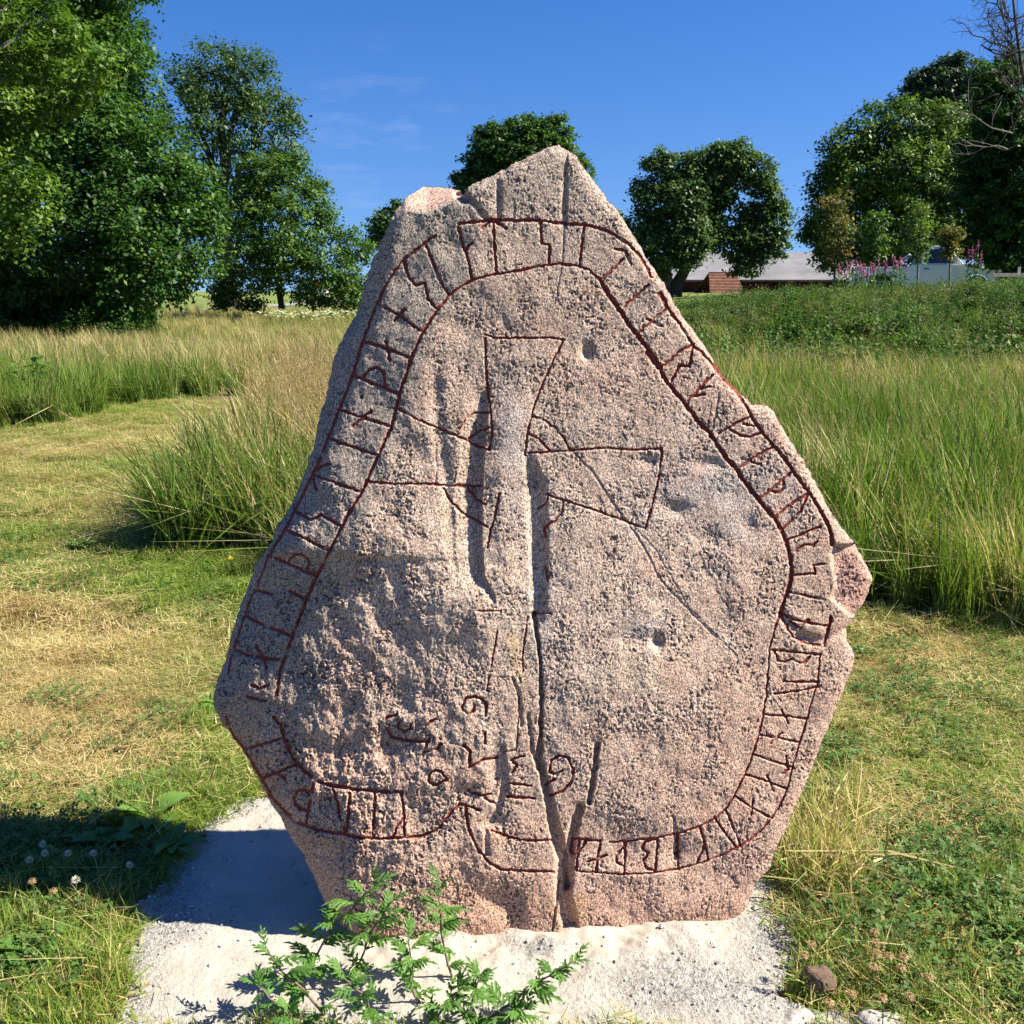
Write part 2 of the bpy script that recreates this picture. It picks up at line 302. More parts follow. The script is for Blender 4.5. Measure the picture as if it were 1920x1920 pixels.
RUNES = [
 [S('E',(290,1525),(570,1440))], [S('E',(420,1755),(690,1640)), S('E',(510,1700),(600,1750))],
 [S('F',(545,690),(525,790),(505,890),(495,980)), S('F',(520,770),(480,742),(435,750),(410,790),(420,840),(455,875),(500,885))],
 [S('F',(680,740),(715,840),(720,920),(770,1040)), S('F',(795,765),(785,900),(775,1040))], [S('F',(970,765),(965,900),(955,1065))],
 [S('F',(1150,770),(1165,860),(1170,940),(1172,1060)), S('F',(1165,940),(1125,990),(1095,1070))],
 [S('E',(205,745),(310,790),(440,810),(580,825)), S('E',(375,715),(430,810),(455,890))], [S('E',(290,480),(450,560),(660,640))],
 [S('E',(370,280),(500,315))], [S('E',(640,290),(770,350))], [S('E',(340,1020),(400,1050),(470,1020)), S('E',(300,1110),(380,1130),(450,1145))],
 [S('B',(200,1680),(350,1750),(550,1835)), S('B',(340,1720),(380,1675),(440,1665),(490,1710),(500,1760),(460,1800))], [S('B',(310,1470),(655,1640))],
 [S('B',(390,1330),(520,1405),(590,1355),(750,1450))], [S('B',(530,1045),(890,1175)), S('B',(540,1020),(590,980),(660,960)), S('B',(525,1060),(550,1160))],
 [S('B',(645,760),(1025,890))], [S('B',(735,535),(930,600),(1125,665)), S('B',(840,670),(985,545))],
 [S('B',(845,270),(1020,340),(1200,410)), S('B',(920,280),(965,225),(1030,205),(1085,250),(1090,350))], [S('B',(910,436),(911,444))], [S('B',(1055,490),(1056,497))],
 [S('B',(930,0),(1110,60),(1290,130)), S('B',(1100,0),(1130,150))], [S('A',(205,965),(310,1020),(435,1110)), S('A',(285,1055),(345,990))],
 [S('A',(340,725),(370,820),(405,860),(455,845),(470,930),(520,990))], [S('A',(460,640),(500,740),(550,860),(590,915))],
 [S('A',(635,540),(665,640),(690,720),(712,820)), S('A',(710,630),(670,670))], [S('A',(825,505),(835,650),(845,795)), S('A',(820,505),(765,550)), S('A',(830,505),(900,550))],
 [S('A',(1085,510),(1090,630),(1135,640),(1130,745))], [S('A',(1325,525),(1310,640),(1298,750))],
 [S('A',(1490,660),(1550,670),(1580,745)), S('A',(1540,710),(1500,750),(1430,820))], [S('A',(1675,855),(1540,975))],
 [S('A',(1770,990),(1690,1055),(1620,1120)), S('A',(1665,1040),(1745,1080)), S('A',(1730,905),(1775,985))],
 [S('D',(455,330),(350,390),(280,460),(225,490)), S('D',(460,330),(440,440),(435,490),(360,480),(300,600))],
 [S('D',(600,550),(500,650),(420,735)), S('D',(500,650),(580,635)), S('D',(440,710),(540,690))],
 [S('D',(870,855),(780,890),(640,975)), S('D',(720,940),(800,990),(870,995),(950,965)), S('D',(820,900),(890,920))],
 [S('D',(1040,1065),(900,1140),(780,1225)), S('D',(810,1150),(945,1195))],
 [S('D',(1165,1250),(1050,1350),(940,1440)), S('D',(1110,1290),(1112,1360),(1070,1400),(1000,1380))],
 [S('D',(1280,1405),(1150,1490),(1045,1575)), S('D',(1280,1420),(1230,1530),(1100,1660))], [S('D',(1375,1640),(1250,1695),(1135,1740))],
 [S('D',(1355,1745),(1320,1780),(1260,1770),(1200,1815))], [S('R',(470,1195),(395,1205),(410,1265),(240,1275))], [S('R',(220,1390),(340,1420),(470,1445))],
 [S('R',(160,1545),(300,1600),(400,1620),(505,1635)), S('R',(360,1590),(300,1650),(230,1600))], [S('R',(160,1560),(250,1710),(350,1760),(470,1775))],
 [S('H',(1225,435),(1350,448),(1475,460)), S('H',(1240,445),(1260,490),(1290,498),(1330,480),(1370,505),(1400,495),(1420,470))],
 [S('H',(1285,597),(1370,600),(1462,598)), S('H',(1465,625),(1370,645),(1240,662))], [S('H',(1185,768),(1290,775),(1410,790)), S('H',(1275,745),(1310,810))],
 [S('H',(1160,872),(1250,885),(1365,912)), S('H',(1280,860),(1220,915))], [S('H',(1130,970),(1240,1010),(1340,1040)), S('H',(1300,980),(1310,1050),(1275,1075))],
 [S('H',(1090,1075),(1200,1110),(1300,1150)), S('H',(1200,1080),(1235,1160))], [S('H',(1035,1185),(1120,1245),(1225,1300)), S('H',(1130,1200),(1120,1285))],
 [S('H',(990,1260),(1030,1350),(1065,1445)), S('H',(930,1295),(980,1370),(1045,1450))], [S('H',(855,1345),(880,1430),(900,1510)), S('H',(880,1440),(840,1530))],
 [S('H',(738,1380),(740,1480),(745,1560)), S('H',(745,1470),(725,1485))], [S('H',(640,1405),(632,1500),(625,1580)), S('H',(632,1408),(575,1420),(555,1450),(590,1480),(565,1520),(580,1560),(622,1570))],
 [S('H',(470,1420),(470,1500),(465,1590)), S('H',(465,1450),(425,1490),(430,1530),(465,1550))], [S('H',(345,1415),(330,1500),(322,1580)), S('H',(375,1490),(330,1512),(280,1525))],
 [S('H',(235,1405),(225,1500),(222,1570)), S('H',(200,1405),(190,1470),(215,1490),(250,1450),(275,1405))],
 [S('G',(310,830),(310,740),(240,705),(180,720),(155,780),(190,815),(230,800),(235,765))], [S('G',(170,1020),(210,1060),(205,1165),(300,1110),(380,1100))],
 [S('G',(305,940),(305,1010))], [S('G',(470,1115),(510,1150),(480,1195)), S('G',(475,1112),(560,1085))], [S('G',(465,1265),(600,1280))], [S('G',(450,1350),(625,1362))],
 [S('G',(720,1345),(800,1320),(860,1260),(875,1180),(840,1100),(780,1085),(730,1120),(720,1190),(760,1210),(800,1180))], [S('G',(700,1275),(750,1240))],
 [S('G',(200,1310),(290,1345),(330,1380),(370,1395)), S('G',(290,1345),(340,1330))], [S('F',(1055,245),(1120,220))],
 [S('F',(1135,280),(1130,320),(1170,340),(1215,320),(1220,285))], [S('F',(1050,320),(1080,375),(1180,400),(1330,415),(1350,390))],
 [S('F',(1320,300),(1355,270),(1390,255))], [S('F',(1330,410),(1310,480),(1400,460),(1425,425))], [S('F',(1385,605),(1345,640),(1345,690),(1390,710),(1470,670),(1430,620),(1385,605))],
]

def stone_plane(px, py, off=0.):            # photo point -> point on the plane that lies off metres proud of the face
    d = ray(px, py); t = (((SO-CAM)@SN)+np.asarray(off))/(d@SN)
    return CAM+d*t[..., None]
def uv_px(u, v):
    return to_px(SO+u[..., None]*SU+v[..., None]*SV)
def build_stone():
    H = .0021
    OP = np.array(OUTLINE, float); w3 = stone_plane(OP[:, 0], OP[:, 1])-SO
    ou, ov = w3@SU, w3@SV
    u = np.arange(ou.min()-3*H, ou.max()+3*H, H); v = np.arange(ov.min()-3*H, ov.max()+3*H, H)
    U, Vv = np.meshgrid(u, v); nv, nu = U.shape
    X, Y = uv_px(U, Vv)                                       # where each grid point lies in the photo: only a drawing system for the shapes
    # ragged outline: wobble of a few mm
    Uw = U+.0028*pn(U*45, Vv*45, 1)+.0016*pn(U*130, Vv*130, 2); Vw = Vv+.0028*pn(U*45, Vv*45, 3)+.0016*pn(U*130, Vv*130, 4)
    poly = list(zip(ou, ov)); loop = poly+[poly[0]]
    sd = np.full(U.shape, 1e9); 
    for a, b in zip(loop[:-1], loop[1:]):
        m = .16
        i0 = max(0, int((min(a[1], b[1])-m-v[0])/H)); i1 = min(nv, int((max(a[1], b[1])+m-v[0])/H)+1)
        j0 = max(0, int((min(a[0], b[0])-m-u[0])/H)); j1 = min(nu, int((max(a[0], b[0])+m-u[0])/H)+1)
        s_ = np.s_[i0:i1, j0:j1]; sd[s_] = np.minimum(sd[s_], seg_dist(Uw[s_], Vw[s_], [a, b]))
    ins = inpoly(Uw, Vw, poly); sd = np.where(ins, sd, -sd)
    keepv = sd > -H*.72
    # ---- relief, metres, positive towards the viewer
    d = np.zeros_like(U)
    mm = .001
    L = lambda pts: np.interp(Y, [p[1] for p in pts], [p[0] for p in pts])
    sp = lambda t, k: k*np.logaddexp(0, t/k)                  # smooth ramp
    crease = L([(880,270),(870,520),(800,620),(770,760),(700,920),(640,1050),(600,1200),(590,1320),(620,1450),(690,1600),(700,1780)])
    slope = np.interp(Y, [270,480,620,900,1050,1300,1500,1800], [.12,.16,.30,.26,.27,.24,.30,.33])
    d -= slope*1.25*mm*sp(crease-X, 14)
    cr2 = L([(0,270),(0,980),(840,1050),(850,1250),(800,1420),(760,1560),(700,1800)])
    d -= .13*1.25*mm*sp(cr2-X, 40)*sstep(980, 1120, Y)
    # left rolling edge and right rim
    lf = sstep(1000, 800, X)
    r_ = .030+.045*lf*sstep(350, 700, Y)
    t = np.clip(1-sd/r_, 0, 1); d -= (.018+.052*lf*sstep(350, 600, Y))*(1-np.sqrt(np.clip(1-t*t, 0, 1)))
    # right part a little convex, so it fades towards the lower left
    d -= .028*((X-1250)/400)**2*sstep(900, 1300, X)*sstep(1700, 1300, Y)*.5
    d += .018*np.exp(-((X-1200)/260)**2-((Y-1300)/240)**2)
    # upper-left shoulder, freshly broken
    shl = np.interp(X, [740,760,800,830,856,872,900], [412,396,400,388,378,372,366])
    sh = sstep(876, 868, X+.0*Y)*np.clip(shl-Y, 0, 100)
    d -= 1.9*1.25*mm*sh
    # fissure from the notch down to the band
    cf = seg_dist(X, Y, S('A',(655,400),(700,400),(740,430),(770,480),(810,505))); d -= 9*mm*np.exp(-(cf/4)**2)
    d -= 30*mm*np.exp(-(seg_dist(X, Y, [(858,366),(872,372)])/6)**2)
    # central ridge with the hollow on its left and the channel on its right
    rl = L([(935,600),(925,700),(912,800),(905,900),(903,1000),(908,1080),(930,1120)])
    ry = sstep(690, 800, Y)*sstep(1150, 1060, Y)
    vl = 48+8*pn(Y/60, Y*0, 3)
    hollow = np.where(X < rl, np.clip(1-(rl-X)/vl, 0, 1), 0)*sstep(-4, 8, rl-X)
    d -= 26*mm*ry*hollow**.8
    d += 9*mm*ry*np.exp(-((X-(rl+38))/30)**2)
    ch = L([(990,850),(1003,900),(1008,1000),(1010,1100),(1008,1170)])
    cw = np.interp(Y, [850,900,1000,1100,1180], [8,17,17,14,10])
    d -= 17*mm*sstep(840, 900, Y)*sstep(1190, 1120, Y)*np.exp(-((X-ch)/cw)**4)
    d += 5*mm*np.exp(-((X-1100)/70)**2-((Y-1000)/200)**2)
    v2 = L([(815,680),(822,800),(840,930),(850,1030),(862,1090)])
    d -= 7*mm*sstep(640, 740, Y)*sstep(1120, 1040, Y)*np.exp(-((X-v2)/13)**2)
    d -= 9*mm*np.exp(-((X-855)/34)**2-((Y-470)/36)**2)+5*mm*np.exp(-((X-880)/25)**2-((Y-570)/40)**2)+6*mm*np.exp(-((X-845)/26)**2-((Y-610)/26)**2)
    # bright shoulder below the ridge, then the rough lower middle
    d += 16*mm*np.exp(-((X-880)/80)**2-((Y-1140)/70)**2)+14*mm*np.exp(-((X-760)/110)**2-((Y-1060)/150)**2)
    for (x, y, a, b, h) in [(735,1395,34,40,-13),(775,1350,40,20,6),(790,1460,60,40,6),(705,1440,30,60,6),(880,1490,30,24,-11),(925,1540,24,16,-14),(930,1440,14,60,-12),
        (838,1300,40,60,5),(905,1400,50,60,6),(1130,1590,60,50,-6),(1220,1530,70,40,6),(1265,1600,16,34,-7),(1180,1640,60,20,4),(930,1690,50,28,-15),(960,1730,20,34,-10),
        (1000,1700,40,40,5),(1100,660,11,17,-16),(1232,1203,12,14,-16),(1200,1200,30,18,-4),(1215,865,24,12,-6),(1330,870,26,12,-9),(1265,955,24,14,-10),(1330,1010,26,18,-9),
        (1385,930,30,20,-6),(1400,985,18,22,-7),(1310,800,30,16,-4),(700,1230,50,60,6),(650,1330,30,80,-9),(620,1150,30,60,-5),(640,1400,40,30,-7),(560,1420,26,30,4),
        (470,1230,20,30,6),(450,1330,26,26,-8),(490,1300,30,20,4),(600,1620,30,60,3),(860,1220,40,60,-5),(780,1180,60,60,5),(1160,1200,80,16,-3),(1040,1130,30,30,4),
        (1300,1180,120,60,-5),(1400,1060,50,60,5),(1180,1720,20,20,-7),(1300,1700,60,30,4),(935,370,6,34,-5),(1057,390,5,40,-8),(1060,330,8,30,-4),(1088,300,10,30,5),(1020,540,90,60,4)]:
        d += h*mm*np.exp(-((X-x)/a)**2-((Y-y)/b)**2)
    # cracks and natural lines
    def crack(pts, wpx, dep):
        nonlocal d
        pts2 = [(x+2*sin(y*.11+x), y) for x, y in pts]
        w_ = np.interp(Y, sorted(p[1] for p in pts), wpx) if not np.isscalar(wpx) else wpx
        s_ = seg_dist(X+2.2*pn(X/14, Y/14, 8), Y, pts2); d -= dep*mm*np.exp(-(s_/w_)**4)
    crack([(1003,1150),(1010,1230),(1014,1300),(1012,1390),(1008,1420),(1026,1490),(1040,1550),(1052,1600),(1058,1680),(1068,1740),(1074,1800)], [4,3,3,4,6,8,9,11,13,14,12], 26)
    crack([(1118,1395),(1113,1440),(1104,1505)], 4.5, 20); crack([(1086,1512),(1078,1545),(1068,1600),(1064,1660)], [7,8,9,8], 24)
    crack([(1046,1650),(1040,1700),(1038,1745)], 2.2, 12); crack([(990,1340),(996,1400),(1006,1440)], [3,4,5], 10)
    crack([(960,1270),(972,1300),(980,1360)], [2,3,3], 7); crack([(944,1400),(946,1470),(930,1530)], [5,7,6], 9); crack([(910,1560),(915,1600)], 5, 6)
    crack([(1068,840),(1110,885),(1150,945),(1200,1010),(1240,1090),(1300,1155),(1340,1195)], 1.8, 3.2)
    crack([(1160,960),(1230,1030),(1290,1140),(1380,1230)], 1.4, 1.6); crack([(1059,420),(1052,500),(1040,570)], 1.4, 2.4); crack([(1063,270),(1058,330),(1060,420)], 2.6, 4)
    crack([(935,340),(934,420)], 3, 4); crack([(964,380),(963,430)], 1.6, 2); crack([(640,1570),(645,1640),(650,1740)], 2.5, 5); crack([(815,835),(820,880),(816,920)], 1.5, 2.5)
    crack([(1346,740),(1338,800),(1326,830)], 1.6, 3); crack([(1335,760),(1328,810)], 1.2, 2); crack([(1330,1680),(1322,1715)], 1.5, 3); crack([(1260,1530),(1268,1575),(1264,1610)], [2,5,3], 8)
    # the fresh break on the right point: set back and coarse
    brk = inpoly(X, Y, S('R',(535,1050),(620,1045),(700,1050),(860,1300),(730,1560),(640,1570),(560,1500),(500,1440),(535,1330),(520,1250),(500,1120)))
    bs = seg_dist(X, Y, S('R',(640,1045),(535,1050),(500,1120),(520,1250),(535,1330),(500,1440),(560,1500),(640,1570)))
    d -= np.where(brk, 15*mm*sstep(0, 9, bs)+3*mm*fbm(X/30, Y/30, 3, 9), 0)
    d -= 9*mm*np.exp(-(seg_dist(X, Y, S('R',(300,1700),(450,1740),(620,1660),(660,1600)))/9)**2)
    d -= 7*mm*np.exp(-(seg_dist(X, Y, S('R',(165,1550),(290,1680),(380,1750)))/7)**2)
    # weathered surface: undulation, lumps, grain; rougher to the left and below
    rough = .75+.55*sstep(900, 700, X)*sstep(700, 1000, Y)+.35*sstep(1000, 850, X)*sstep(1250, 1400, Y)
    smooth_z = sstep(1250, 900, Y)*sstep(960, 1040, X)
    d += mm*rough*(1-.45*smooth_z)*(10*fbm(X/150, Y/170, 3, 21)+5.0*fbm(X/52, Y/64, 3, 22)*(.6+.7*sstep(-.3, .4, fbm(X/190, Y/190, 2, 23))))
    d += mm*(rough*2.2+1.6*sstep(1000, 850, X)*sstep(1000, 1200, Y))*fbm(X/19, Y/24, 3, 24)
    patch = .30+1.0*sstep(-.25, .35, fbm(X/70, Y/80, 3, 41))
    flat = np.zeros_like(X)                                   # smooth worn flakes
    for (x, y, a, b) in [(1275,920,30,26),(1210,1175,36,26),(1385,970,36,44),(1445,925,20,16),(1480,905,14,22),(958,790,22,44),(1000,1100,14,70),(1195,990,14,10)]:
        flat = np.maximum(flat, np.exp(-(((X-x)/a)**2+((Y-y)/b)**2)**2)*sstep(-.5, .3, fbm(X/16, Y/16, 2, 61)))
    GX = X+5*pn(X/15, Y/15, 34)+1.5*pn(X/5, Y/5, 44); GY = Y+5*pn(X/15, Y/15, 35)+1.5*pn(X/5, Y/5, 45)
    grain = 1.0*fbm(GX/7.5, GY/10, 2, 31)+1.9*pn(GX/3.3, GY/4.0, 32)+.8*np.abs(pn(GX/11, GY/15, 33))
    pf = pn(GX/6.5, GY/8.2, 36)+.7*pn(GX/2.9, GY/3.3, 37)+.25*pn(X/40, Y/40, 38)
    pits = -3.0*sstep(.34, .62, pf)
    leftgrey = sstep(60, 0, X-crease)*sstep(1100, 950, Y)     # the left flank is ground smoother
    ga = patch*rough*(1-.9*flat)*(1-.45*leftgrey)
    # ---- carving: dist to the lines
    WX = X+1.5*pn(X/9, Y/9, 51); WY = Y+1.5*pn(X/9, Y/9, 52)
    lab = np.zeros(U.shape, np.int32); car = np.zeros(U.shape)
    def carve(pts, hw, dep, k, red=1.0):
        pts = np.array(pts); x0, y0 = pts.min(0)-22; x1, y1 = pts.max(0)+22
        w0 = (stone_plane(np.array([x0, x1, x0, x1]), np.array([y0, y0, y1, y1]))-SO)
        a, b = w0@SU, w0@SV
        i0 = max(0, int((b.min()-v[0])/H)); i1 = min(nv, int((b.max()-v[0])/H)+2); j0 = max(0, int((a.min()-u[0])/H)); j1 = min(nu, int((a.max()-u[0])/H)+2)
        s_ = np.s_[i0:i1, j0:j1]; q = seg_dist(WX[s_], WY[s_], [tuple(p) for p in pts])
        hwv = hw*(1+.30*pn(X[s_]/17, Y[s_]/17, 55+k % 7)+.28*pn(X[s_]/6, Y[s_]/6, 57+k % 5))
        g = np.clip(1-q/(hwv*1.25), 0, 1); car[s_] = np.maximum(car[s_], dep*sstep(0, .75, g))
        lab[s_] = np.where(q < hwv*.92*red, k, lab[s_])
    names = {}
    nb_, nc_ = len(BAND), len(CROSS)
    for i, (hw, pts) in enumerate(BAND): carve(pts, hw, 5.2*mm*(hw/3.3)**1.1, 1+i)
    for i, pts in enumerate(CROSS): carve(pts, 2.4 if pts[0][1] < 1110 else 1.9, (4.2 if pts[0][1] < 1110 else 2.4)*mm, 1+nb_+i)
    for i, st in enumerate(RUNES):
        for pts in st: carve(pts, 2.5 if pts[0][1] > 1180 and pts[0][0] > 1250 else 3.0, 5.2*mm, 1+nb_+nc_+i)
    d += mm*(ga*(grain+pits))*(1-.75*(car > 2*mm))
    d -= car
    P = stone_plane(X, Y, d)
    # ---- rock tint by zone, with brightness of the lit bulges put in
    c_gr = np.array([.285,.225,.185]); c_pk = np.array([.47,.282,.205]); c_lt = np.array([.58,.44,.345]); c_ye = np.array([.46,.34,.235])
    n1 = fbm(X/120, Y/120, 4, 71); n2 = fbm(X/45, Y/60, 4, 72)
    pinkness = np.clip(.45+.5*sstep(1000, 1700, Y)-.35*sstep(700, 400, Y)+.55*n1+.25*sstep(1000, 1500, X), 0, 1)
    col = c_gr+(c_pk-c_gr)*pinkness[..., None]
    lt = np.clip(np.clip(.40+.9*n2, 0, 1)*.55+.45*np.exp(-((X-1120)/260)**2-((Y-1180)/330)**2)+.35*np.exp(-((X-800)/130)**2-((Y-1080)/200)**2), 0, 1); col = col+(c_lt-col)*lt[..., None]  # random pale mottling, plus the lit look of two bulges put into the colour
    gl = np.clip(sstep(30, -10, X-crease)*sstep(1500, 1200, Y)*.75, 0, 1); col = col*(1-gl[..., None])+gl[..., None]*np.array([.30,.25,.205])  # greyer left of the crease, fading out towards the bottom
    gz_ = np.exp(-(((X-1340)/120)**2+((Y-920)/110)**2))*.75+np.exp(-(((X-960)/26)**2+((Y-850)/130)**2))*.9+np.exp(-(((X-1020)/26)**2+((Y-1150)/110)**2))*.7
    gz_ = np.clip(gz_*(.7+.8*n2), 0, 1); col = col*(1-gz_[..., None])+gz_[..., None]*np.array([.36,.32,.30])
    def stain(pts, wpx, cc, a):
        nonlocal col
        m_ = np.exp(-(seg_dist(X, Y, pts)/wpx)**2)*a*np.clip(.7+1.1*n2, 0, 1); col = col*(1-m_[..., None])+m_[..., None]*np.array(cc)
    stain([(1000,1700),(940,1740),(880,1700)], 60, (.42,.24,.16), .75); stain([(1300,1715),(1150,1730),(1100,1700)], 50, (.44,.27,.20), .6)
    stain([(640,1745),(800,1770),(1000,1785),(1250,1760),(1390,1730)], 34, (.34,.205,.14), .75)
    stain([(1090,1690),(1080,1760)], 13, (.62,.36,.13), .85); stain([(830,930),(845,1060)], 9, (.50,.36,.23), .6); stain([(960,1200),(975,1270)], 13, (.56,.38,.2), .7)
    stain([(1230,1270),(1140,1265)], 26, (.55,.42,.30), .6); stain([(1050,1540),(1060,1700)], 7, (.50,.30,.19), .6); stain([(1440,1740),(1400,1690)], 30, (.5,.29,.22), .5)
    m_ = np.clip(sh/15+.5*n2*(sh > 0), 0, 1)*.85; col = col*(1-m_[..., None])+m_[..., None]*np.array([.62,.38,.29])
    m_ = np.where(brk, .75, 0)*sstep(0, 26, bs+14*n2)*np.clip(.75+.8*n2, 0, 1); col = col*(1-m_[..., None])+m_[..., None]*np.array([.52,.26,.205])
    m_ = sstep(.014, .002, sd)*sstep(900, 1100, X)*.6; col = col*(1-m_[..., None])+m_[..., None]*np.array([.50,.33,.27])
    m_ = flat*.7; col = col*(1-m_[..., None])+m_[..., None]*np.array([.38,.33,.315])
    dk = sstep(.30, .62, pf)*patch; col = col*(1-.55*np.clip(dk, 0, 1)[..., None])     # tint goes darker in the pits
    # ---- faces
    idx = -np.ones(U.shape, int)
    fk = keepv[:-1, :-1] & keepv[1:, :-1] & keepv[:-1, 1:] & keepv[1:, 1:]
    used = np.zeros(U.shape, bool); used[:-1, :-1] |= fk; used[1:, :-1] |= fk; used[:-1, 1:] |= fk; used[1:, 1:] |= fk
    ii, jj = np.nonzero(fk); gid = np.arange(U.size).reshape(U.shape)
    Q = np.stack([gid[ii, jj], gid[ii, jj+1], gid[ii+1, jj+1], gid[ii+1, jj]], 1)
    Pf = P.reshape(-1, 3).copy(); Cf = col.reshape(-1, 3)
    # which faces carry paint; the paint is worn off here and there
    labf = lab[ii, jj]; wear = fbm(X/26, Y/26, 3, 81)[ii, jj]
    labf = np.where(wear > np.where(lab[ii, jj] > nb_, .36, .42), 0, labf)
    root = empty('runestone', (0, SY, 0), 'tall pinkish granite rune stone with red painted runes and cross, standing in pale sand', 'rune stone')
    root.rotation_euler = (0, 0, 0)
    def sub(sel, name, mat, par=root, extra=None):
        q = Q[sel]; un, inv = np.unique(q, return_inverse=True); inv = inv.reshape(q.shape)
        o = mesh(name, Pf[un]-np.array([0, SY, 0]), inv, mat, par, True, colors={'tint': Cf[un]})
        return o
    m_rock = rockmat(); m_red = paintmat()
    # normals agree across the seams because every piece keeps the same vertices; the back is joined to the body
    body = labf == 0
    q = Q[body]
    # boundary loop of the whole face
    E = np.concatenate([Q[:, [0, 1]], Q[:, [1, 2]], Q[:, [2, 3]], Q[:, [3, 0]]])
    key = np.minimum(E[:, 0], E[:, 1])*U.size+np.maximum(E[:, 0], E[:, 1]); uk, first, cnt = np.unique(key, return_index=True, return_counts=True)
    be = E[first[cnt == 1]]; nxt = {int(a): int(b) for a, b in be}
    start = int(be[np.argmin(Pf[be[:, 0]][:, 2])][0]); ring = [start]; c = nxt[start]
    while c != start and len(ring) < len(be)+5: ring.append(c); c = nxt[c]
    ring = np.array(ring); B0 = Pf[ring]
    for _ in range(3): B0 = .5*B0+.25*(np.roll(B0, 1, 0)+np.roll(B0, -1, 0))       # take the grid steps off the rim
    Pf[ring] = B0
    cen = B0.mean(0); rings = [ring]; Vn = [Pf]; base = len(Pf); n = len(ring)
    for k, (tk, sc, s2) in enumerate([(.02,.996,0),(.055,.98,.003),(.10,.94,.006),(.15,.86,.01),(.20,.70,.01),(.23,.45,.01)]):
        R_ = cen+(B0-cen)*sc-SN*tk
        R_ = R_+s2*np.stack([pn(B0[:, 2]*9+k, B0[:, 0]*9, k+90), pn(B0[:, 2]*9, B0[:, 0]*9+k, k+95), np.zeros(n)], 1)
        Vn.append(R_); rings.append(np.arange(base, base+n)); base += n
    Vn.append((cen-SN*.24)[None]); tip = base
    F4 = [q]
    for a, b in zip(rings[:-1], rings[1:]): F4.append(np.stack([a, b, np.roll(b, -1), np.roll(a, -1)], 1)[:, ::-1])
    F3 = np.stack([rings[-1], np.roll(rings[-1], -1), np.full(n, tip)], 1)
    VV = np.concatenate(Vn); CC = np.concatenate([Cf, np.tile([.36,.27,.23], (len(VV)-len(Cf), 1))])
    F4 = np.concatenate(F4); un = np.unique(np.concatenate([F4.ravel(), F3.ravel()])); remap = -np.ones(len(VV), int); remap[un] = np.arange(len(un))
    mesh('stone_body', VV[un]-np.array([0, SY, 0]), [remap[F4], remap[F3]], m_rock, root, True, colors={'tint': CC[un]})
    for k in range(1, 1+nb_+nc_+len(RUNES)):
        s_ = labf == k
        if s_.sum() < 4: continue
        sub(s_, 'band_line' if k <= nb_ else 'cross_line' if k <= nb_+nc_ else 'rune', m_red)
    return root
def rockmat():
    m, t, b = newmat('granite'); b.inputs['Roughness'].default_value = .85; b.inputs['Specular IOR Level'].default_value = .25
    p = objpos(t); tint = attr(t, 'tint', out='Color')
    n1 = noise(t, 260, 3, .6, p, (1, 1, .8)); n2 = noise(t, 620, 2, .6, p)
    v = node(t, 'ShaderNodeTexVoronoi', Scale=330.); t.links.new(p, v.inputs['Vector'])
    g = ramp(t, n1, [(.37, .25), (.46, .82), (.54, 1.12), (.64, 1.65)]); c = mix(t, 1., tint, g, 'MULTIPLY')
    g2 = ramp(t, n2, [(.36, .45), (.5, 1.), (.64, 1.45)]); c = mix(t, .8, c, g2, 'MULTIPLY')
    vs = ramp(t, math_(t, 'FRACT', math_(t, 'MULTIPLY', v.outputs['Color'], 7.13)), [(.0, .55), (.12, .95), (.85, 1.0), (.97, 1.5)])
    c = mix(t, .65, c, vs, 'MULTIPLY')
    t.links.new(c, b.inputs['Base Color'])
    hsum = math_(t, 'ADD', n1, math_(t, 'MULTIPLY', n2, .5)); bump(t, b, hsum, .0035, .9)
    return m
def paintmat():
    m, t, b = newmat('red_rune_paint'); b.inputs['Roughness'].default_value = .8
    p = objpos(t); n = noise(t, 240, 3, .6, p)
    t.links.new(ramp(t, n, [(.3, (.07,.016,.013)), (.5, (.17,.028,.020)), (.68, (.33,.08,.055))]), b.inputs['Base Color'])
    bump(t, b, n, .002); return m
build_stone()

# ------------------------------------------------------------------ ground, sand, road
SAND = [(205,1960),(225,1860),(250,1760),(262,1700),(320,1620),(345,1560),(400,1525),(465,1495),(560,1478),(900,1440),(1300,1500),(1440,1600),(1462,1640),(1498,1690),(1490,1760),(1466,1800),
        (1462,1860),(1530,1900),(1640,1905),(1700,1960)]
SANDW = [tuple(gp(x, y)[:2]) for x, y in SAND]
def sand_d(x, y):            # metres inside the sand patch (negative outside), with a ragged edge
    xw = x+.035*pn(x*9, y*9, 3)+.012*pn(x*40, y*40, 4); yw = y+.035*pn(x*9, y*9, 5)+.012*pn(x*40, y*40, 6)
    d = seg_dist(xw, yw, SANDW+[SANDW[0]]); return np.where(inpoly(xw, yw, SANDW), d, -d)
def grid(xs, ys, f, name, mat, kind='structure', attrs=None):
    X, Y = np.meshgrid(xs, ys); Z = f(X, Y); nx = len(xs)
    i = np.arange((len(ys)-1)*nx).reshape(-1, nx)[:, :-1].ravel()
    F = np.stack([i, i+1, i+nx+1, i+nx], 1)
    o = mesh(name, np.stack([X, Y, Z], -1).reshape(-1, 3), F, mat, None, True, attrs={k: a(X, Y).ravel() for k, a in (attrs or {}).items()})
    return tag(o, kind=kind)
